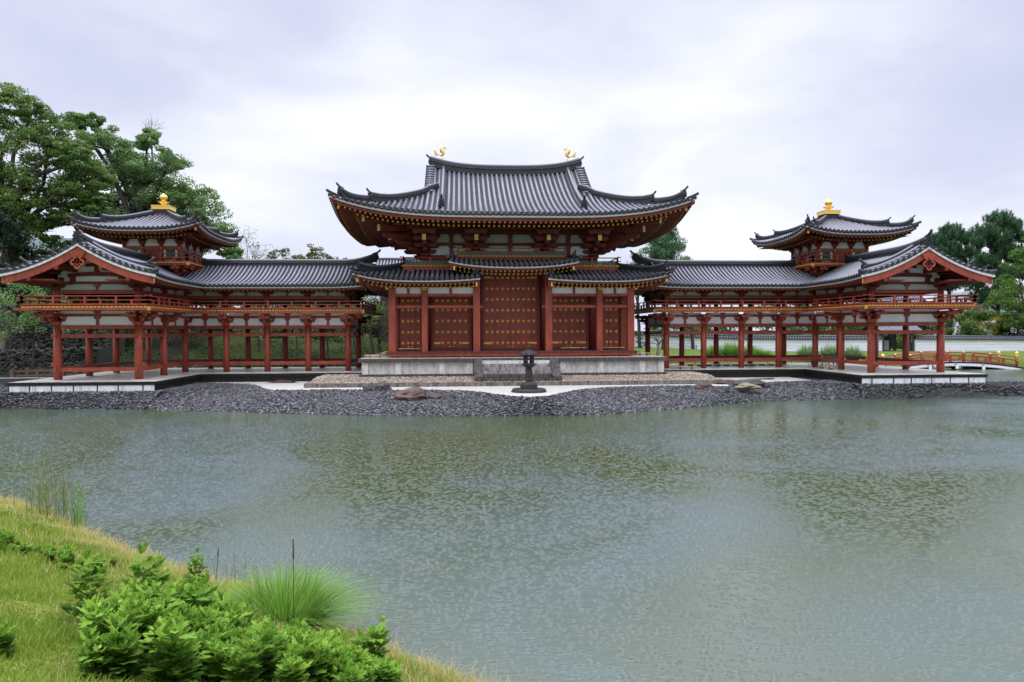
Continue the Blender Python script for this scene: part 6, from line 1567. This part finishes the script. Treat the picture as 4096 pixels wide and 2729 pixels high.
for i, (x, hgt, nm) in enumerate(((-38.2, .45, 'left'), (-34.0, .45, 'right'))):
    b = MB(); b.tube([(x, 12.9, 1.0), (x, 12.9, 1.35+hgt)], .06, 8); tag(b.build('path_bollard', M['brownwood']), f'short round wooden path post, {nm} of the two beside the stone pillar', 'post')
b = MB(); b.box(-36.9, -36.35, 13.0, 13.2, 1.0, 2.45); tag(b.build('stone_marker', M['curb']), 'upright square stone pillar on the sloping path at the left', 'stone pillar')
# ------------------------------------------------------------------ bamboo barriers, rack, duckboards
def barrier(p, q, label):
    p = Vector(p); q = Vector(q); t = thing('bamboo_barrier', (p+q)/2, label, 'barrier', 'low bamboo pole barriers')
    b = MB(); b.tube([p+UPZ*.14, q+UPZ*.14], .035, 8)
    for f in (.22, .5, .78): c = p.lerp(q, f)+UPZ*.14; d = (q-p).normalized(); b.tube([c-d*.01, c+d*.01], .04, 8)
    b.build('pole', M['bamboo'], t)
    for f in (.27, .75):
        c = p.lerp(q, f); sd = (q-p).normalized().cross(UPZ); b = MB()
        for s in (-1, 1): b.beam(c+sd*s*.13, c-sd*s*.06+UPZ*.25, .03, .03)
        b.beam(c-sd*.15+UPZ*.03, c+sd*.15+UPZ*.03, .03, .03); b.build('stand', M['black'], t)
barrier((-8.6, -.4, .936), (-7.45, -.1, .936), 'bamboo pole barrier on the podium corner left of the left end column')
barrier((-6.75, 1.1, 1.27), (-5.45, 1.2, 1.27), 'bamboo pole barrier on the deck between the two leftmost hall columns')
barrier((3.0, 1.1, 1.27), (4.6, 1.1, 1.27), 'bamboo pole barrier before the right side doors')
barrier((5.5, 1.2, 1.27), (6.9, 1.1, 1.27), 'bamboo pole barrier on the deck between the two rightmost hall columns')
barrier((7.5, .6, .936), (8.4, .7, .936), 'bamboo pole barrier on the podium right of the right end column')
barrier((10.3, 2.2, .01), (11.8, 2.1, .01), 'bamboo pole barrier lying before the first right corridor column')
barrier((19.5, 2.0, .01), (19.5, -.2, .01), 'bamboo pole barrier closing the inner side of the right wing')
barrier((23.8, 3.8, .01), (25.2, 3.2, .01), 'bamboo pole barrier at the back of the right wing near the bridge')
barrier((22.2, 6.6, .01), (23.6, 6.2, .01), 'bamboo pole barrier at the back of the right wing near the bush clover')
rk = thing('umbrella_rack', (21.2, 4.6, .004), 'grey steel rack with umbrellas on the right wing floor', 'rack')
b = MB()
for y in (4.4, 4.85):
    for x in (20.3, 20.75, 21.3, 22.1): b.tube([(x, y, .01), (x, y, .62)], .018, 6)
    for z in (.14, .36, .50, .62): b.tube([(20.3, y, z), (22.1, y, z)], .014, 6)
for x in (20.3, 20.75, 21.3, 22.1):
    for z in (.14, .62): b.tube([(x, 4.4, z), (x, 4.85, z)], .014, 6)
b.build('frame', M['steel'], rk)
def umbrella(x, y, c, label, hook=True, tilt=.0):
    t = thing('umbrella', (x, y, .05), label, 'umbrella')
    o = Vector((x, y, .08)); u = Vector((tilt, 0, 1)).normalized()
    b = MB(); b.tube([o, o+u*.1, o+u*.35, o+u*.62, o+u*.66], [.01, .03, .085, .03, .012], 8); b.build('canopy', mat('umbrella_cloth', c, .6), t)
    b = MB(); b.tube([o+u*.62, o+u*.8, o+u*.88+Vector((.02, 0, 0)), o+u*.9+Vector((.06, 0, 0)), o+u*.84+Vector((.09, 0, 0))], .012, 6); b.build('handle', M['black'], t)
umbrella(20.45, 4.6, (.02, .02, .025), 'folded black umbrella in the left end of the rack')
umbrella(21.15, 4.62, (.55, .57, .6), 'folded white umbrella in the middle of the rack')
umbrella(21.9, 4.6, (.18, .24, .33), 'folded blue grey umbrella in the right end of the rack', tilt=.25)
dk = thing('duckboard', (15.8, 6.2, .01), 'grey duckboard walkway on the floor behind the right corridor columns', 'walkway')
b = MB()
for y in (5.75, 6.0, 6.25, 6.5): b.box(12.4, 19.0, y-.1, y+.1, .09, .115)
b.build('boards', M['steel_deck'] if 'steel_deck' in M else mat('grey_decking', (.3, .3, .31), .5), dk)
b = MB()
for k in range(11): b.box(12.6+k*.62, 12.7+k*.62, 5.65, 6.6, .005, .088)
b.build('bearers', M['black'], dk)
bf = thing('bamboo_fence', (22, 14.6, -.6), 'low brown bamboo rail fence along the water behind the right corridor', 'fence')
b = MB(); 
for z in (-.30, -.12): b.tube([(9.5, 14.9, z), (36, 14.9, z)], .035, 6)
b.build('rails', M['brownwood'], bf)
for k in range(14):
    b = MB(); b.tube([(9.8+k*2, 14.9, -.8), (9.8+k*2, 14.9, .0)], .05, 7); b.build('post', M['brownwood'], bf)
for i, x in enumerate((19.5, 22.6, 32.5, 36.7)):
    b = MB(); z = gzf(x, 35.5); b.tube([(x, 35.5, z-.1), (x, 35.5, z+.5)], .06, 7); tag(b.build('wall_post', M['brownwood']), ('short dark post before the white wall behind the second right corridor bay', 'short dark post before the white wall behind the third right corridor bay', 'short dark post before the white wall between the bush clovers', 'short dark post before the white wall right of the bush clovers')[i], 'post')

# ------------------------------------------------------------------ foreground bank
def bank_d(x, y): return (x-P0[0])*NN[0]+(y-P0[1])*NN[1]+wob(x, y)*.8
def blades(name, n, hfun, toned, mats, kind, region, seedmask=None, w=.0035, bend=.6, label=None):
    # sample denser near the camera
    r = 3.2+rng.uniform(0, 1, n)**1.25*19; a = rng.uniform(-.80, .22, n)
    x = CAM.x+r*np.sin(a+YAW*0); y = CAM.y+r*np.cos(a); d = bank_d(x, y)
    k = (d > -.03) & (x < 6)
    if seedmask is not None: k &= seedmask(x, y, d)
    x, y, d, r = x[k], y[k], d[k], r[k]; n = len(x); z = ground_z(x, y)
    H = hfun(x, y, d)*rng.uniform(.6, 1.25, n); th = rng.uniform(0, 2*math.pi, n); be = rng.uniform(.1, 1., n)*bend*H
    ww = w*(1+r*.10); ca, sa = np.cos(th), np.sin(th); V = []
    ph = rng.uniform(0, 2*math.pi, n); wx, wy = np.cos(ph), np.sin(ph)
    for f in (0, .55, 1.):
        px_ = x+ca*be*f*f; py_ = y+sa*be*f*f; pz_ = z-.01+H*f*(1-.25*f); q = ww*(1-f*.85)
        V.append(np.stack([np.stack([px_-wx*q, py_-wy*q, pz_], -1), np.stack([px_+wx*q, py_+wy*q, pz_], -1)], 1))
    V = np.stack(V, 1).reshape(-1, 3); F = np.array([[0, 1, 3, 2], [2, 3, 5, 4]]); F = (F[None]+(np.arange(n)*6)[:, None, None]).reshape(-1, 4)
    tone = np.clip(toned(x, y, d), 0, 1)
    o = npmesh(name, V, F, mats, tone=np.repeat(tone, 6)); return tag(o, label, None, None, kind)
lawn_m = leafmat('lawn_blade', (.13, .23, .025), (.28, .36, .05), (.52, .42, .14), .35)
straw_m = leafmat('straw_blade', (.28, .34, .07), (.52, .44, .17), (.66, .48, .28), .4)
def ln(x, y, s, o): return np.sin(x*s+o)*np.cos(y*s*1.3+2*o)
def tlawn(x, y, d): return .30+.16*ln(x, y, 1.3, .4)+.12*ln(x, y, 3.1, 1.4)+rng.normal(0, .17, len(x))+.30*np.exp(-d*1.1)
blades('lawn_grass', 330000, lambda x, y, d: .09+.04*ln(x, y, 2.1, 0)+.02*np.exp(-d), tlawn, lawn_m, 'stuff', None)
blades('straw_grass', 190000, lambda x, y, d: .13+.10*np.exp(-d*2)+.04*ln(x, y, 4, 2), lambda x, y, d: .55+rng.normal(0, .25, len(x)), straw_m, 'stuff', None, lambda x, y, d: rng.uniform(0, 1, len(x)) < np.exp(-np.maximum(d-.3, 0)*1.15), .0022, .9)
# sedge clump, reeds and single stalks
def gz1(x, y): return float(ground_z(x, y))
grassclump('sedge_clump', -5.15, -34.75, -1.05, 1.05, .85, 2000, 'sedge' if 'sedge' in LM else 'bright', 'big bright green fountain of sedge hanging over the pond edge', 'grass clump', 1.15, .0075)
def reeds(name, x, y, n, r, h, label, w=.004, leaf='reed'):
    z = gz1(x, y)-.05; K = 4; a = rng.uniform(0, 6.28, n); rr = r*np.sqrt(rng.uniform(0, 1, n)); bx_, by_ = rr*np.cos(a), rr*np.sin(a)*.6
    H = h*rng.uniform(.45, 1.05, n); lx, ly = rng.normal(0, .07, n)*h, rng.normal(0, .07, n)*h; V = []
    for k in range(K):
        f = k/(K-1); q = w*(1-f*.8); px_, py_, pz_ = bx_+lx*f*f, by_+ly*f*f, H*f
        V.append(np.stack([np.stack([px_-q, py_, pz_], -1), np.stack([px_+q, py_, pz_], -1)], 1))
    V = np.stack(V, 1).reshape(-1, 3); F = np.array([[2*k, 2*k+1, 2*k+3, 2*k+2] for k in range(K-1)]); F = (F[None]+(np.arange(n)*2*K)[:, None, None]).reshape(-1, 4)
    tn = np.repeat(rng.uniform(0, 1, n), 2*K)
    # side blades
    m2 = n*3; i = rng.integers(0, n, m2); f = rng.uniform(.15, .95, m2); p = np.stack([bx_[i]+lx[i]*f*f, by_[i]+ly[i]*f*f, H[i]*f], -1); an = rng.uniform(0, 6.28, m2); L = rng.uniform(.08, .26, m2)*h
    e = p+np.stack([np.cos(an)*L*.5, np.sin(an)*L*.5, L*.7], -1); mid = (p+e)/2+np.array([0, 0, .02]); o = w*.9
    V2 = np.stack([p, mid+np.array([-o, 0, 0]), e, mid+np.array([o, 0, 0])], 1).reshape(-1, 3); F2 = np.arange(m2*4).reshape(-1, 4)+len(V)
    ob = npmesh(name, np.concatenate([V, V2]), np.concatenate([F, F2]), LM[leaf], None, tone=np.concatenate([tn, np.repeat(rng.uniform(0, 1, m2), 4)]), loc=(x, y, z))
    return tag(ob, label, 'reeds')
reeds('reed_tuft', -10.75, -29.0, 70, .42, 1.25, 'tall thin reed tuft at the water edge, upper left of the bank', .006)
reeds('reed_tuft', -10.1, -29.3, 26, .14, 1.0, 'narrow dense reed tuft just right of the tall thin tuft', .007, 'sedge')
reeds('reed_tuft', -11.9, -28.6, 7, .3, 1.3, 'few single reed stems at the far left water edge', .005)
reeds('reed_tuft', -6.35, -32.75, 9, .22, .62, 'dark seed heads left of the sedge clump', .006)
def stalk(x, y, h, label, lean=(0, 0), c=None):
    z = gz1(x, y); b = MB(); e = Vector((x+lean[0], y+lean[1], z+h)); p = Vector((x, y, z-.05))
    b.tube([p, p.lerp(e, .5), p.lerp(e, .78), p.lerp(e, .8), p.lerp(e, .97), e], [.006, .005, .004, .010, .008, .002], 6)
    return tag(b.build('seed_stalk', c or M['reedbrown']), label, 'plant stalk')
M['reedbrown'] = mat('dry_stalk', (.09, .07, .03), .7)
stalk(-4.9, -35.3, 1.05, 'single upright dark seed stalk rising through the sedge clump')
stalk(-6.5, -32.9, .55, 'leaning brown seed stalk left of the sedge, near the water', (.05, 0))
# mugwort
def mug_leaf(L, rs):
    """one deeply lobed leaf in its own xy plane, stem at the origin"""
    pts = [(0, 0)]; half = [(.16, .07), (.22, .30), (.34, .34), (.36, .14), (.46, .16), (.56, .38), (.68, .36), (.64, .14), (.76, .10), (.86, .14), (1.0, 0)]
    right = [(a*L, b*L*.85) for a, b in half]; left = [(a*L, -b*L*.85) for a, b in half[-2::-1]]
    return pts+right+left
def mugwort_mesh(h, seed, nst=3):
    rs = random.Random(seed); V = []; F = []; tn = []
    b = MB()
    for s in range(nst):
        bx_, by_ = rs.uniform(-.1, .1)*h*1.5, rs.uniform(-.1, .1)*h*1.5; H = h*rs.uniform(.7, 1.); lx, ly = rs.uniform(-.2, .2)*h, rs.uniform(-.2, .2)*h
        n = int(14+20*H/.6)
        for k in range(n):
            f = .12+.88*(k/(n-1))**.9; p = Vector((bx_+lx*f*f, by_+ly*f*f, H*f)); az = k*2.4+rs.uniform(-.4, .4); L = (.125 if f < .8 else .125*(1-(f-.8)*3.2))*rs.uniform(.75, 1.15)*min(1, h/.45)**.5
            L = max(L, .03)
            el = rs.uniform(-.35, .35)+(.9 if f > .86 else .25)
            d = Vector((math.cos(az)*math.cos(el), math.sin(az)*math.cos(el), math.sin(el))); sd = Vector((-math.sin(az), math.cos(az), 0)); nn = sd.cross(d)
            poly = mug_leaf(L, rs); o = len(V); m_ = (len(poly)-1)//2
            for a, q in poly: V.append(tuple(p+d*(a+.02)+sd*q+nn*(-abs(q)*.25-a*a*2.2*(.9 if f < .8 else .2))))
            c = len(poly)
            for i in range(1, c-1): F.append((o, o+i, o+i+1))
            t = rs.uniform(-.15, .2)+.04+.6*f; tn += [t]*c  # shade inside the bush put into the lower leaves; tips yellow-green
    return np.array(V), np.array(F), np.clip(np.array(tn), 0, 1)
MUG = [mugwort_mesh(h, 30+i, ns) for i, (h, ns) in enumerate([(.34, 5), (.5, 4), (.66, 3), (.28, 6), (.42, 4)])]
def mug_object(name, x, y, k, sc, rz, label, kind=None):
    V, F, tn = MUG[k]; c, q = math.cos(rz), math.sin(rz); W_ = V*sc; W_ = np.stack([W_[:, 0]*c-W_[:, 1]*q, W_[:, 0]*q+W_[:, 1]*c, W_[:, 2]], -1)
    o = npmesh(name, W_, F, LM['mugwort'], None, tone=tn, loc=(x, y, gz1(x, y)-.02)); return tag(o, label, 'leafy plant')
def mug_patch(name, spots, label=None):
    Vs, Fs, Ts, off = [], [], [], 0
    for x, y, k, sc in spots:
        V, F, tn = MUG[k]; a = random.uniform(0, 6.28); c, q = math.cos(a), math.sin(a); W_ = V*sc
        W_ = np.stack([W_[:, 0]*c-W_[:, 1]*q+x, W_[:, 0]*q+W_[:, 1]*c+y, W_[:, 2]+gz1(x, y)-.03], -1); Vs.append(W_); Fs.append(F+off); Ts.append(np.clip(tn+random.uniform(-.1, .1), 0, 1)); off += len(V)
    o = npmesh(name, np.concatenate(Vs), np.concatenate(Fs), LM['mugwort'], None, tone=np.concatenate(Ts)); o['kind'] = 'stuff'
    if label: o['label'] = label
    return o
spots = []
for _ in range(105):
    f = random.random(); g = random.random(); x = (-6.15+f*2.15)*(1-g)+(-5.5+f*1.6)*g; y = (-36.75+f*.2)*(1-g)+(-38.7+f*.6)*g; spots.append((x, y, random.choice((0, 0, 3, 4, 1 if f < .5 else 0)), random.uniform(.7, 1.2)))
for _ in range(34):
    f = random.random(); spots.append((-4.5+f*.85+random.uniform(-.1, .1), -37.9+f*.75+random.uniform(-.2, .2), random.choice((0, 3)), random.uniform(.6, .9)))
mug_patch('mugwort_patch', spots)
spots = []
for _ in range(120):
    f = random.random(); spots.append((-10.6+f*2.9+random.uniform(-.2, .2), -34.0+f*.1+random.gauss(0, .28), random.choice((3, 0)), random.uniform(.3, .62)))
mug_patch('low_weed_patch', spots)
for x, y, k, sc, lb in [(-6.25, -36.95, 2, .95, 'tall leafy mugwort at the left side of the thicket'), (-5.95, -36.45, 2, 1.15, 'tallest pointed mugwort at the middle back of the thicket'), (-5.6, -36.4, 1, 1.2, 'second pointed mugwort right of the tallest one'),
        (-7.15, -34.9, 1, .7, 'small separate mugwort beyond the thicket'), (-6.6, -33.4, 2, .8, 'thin leafy stem at the water edge behind the thicket'), (-3.95, -36.2, 1, 1.0, 'mugwort at the right end of the thicket beside the water'), (-5.98, -38.5, 0, .6, 'small bright mugwort in the bottom left of the lawn')]:
    mug_object('mugwort_plant', x, y, k, sc, random.uniform(0, 6), lb)
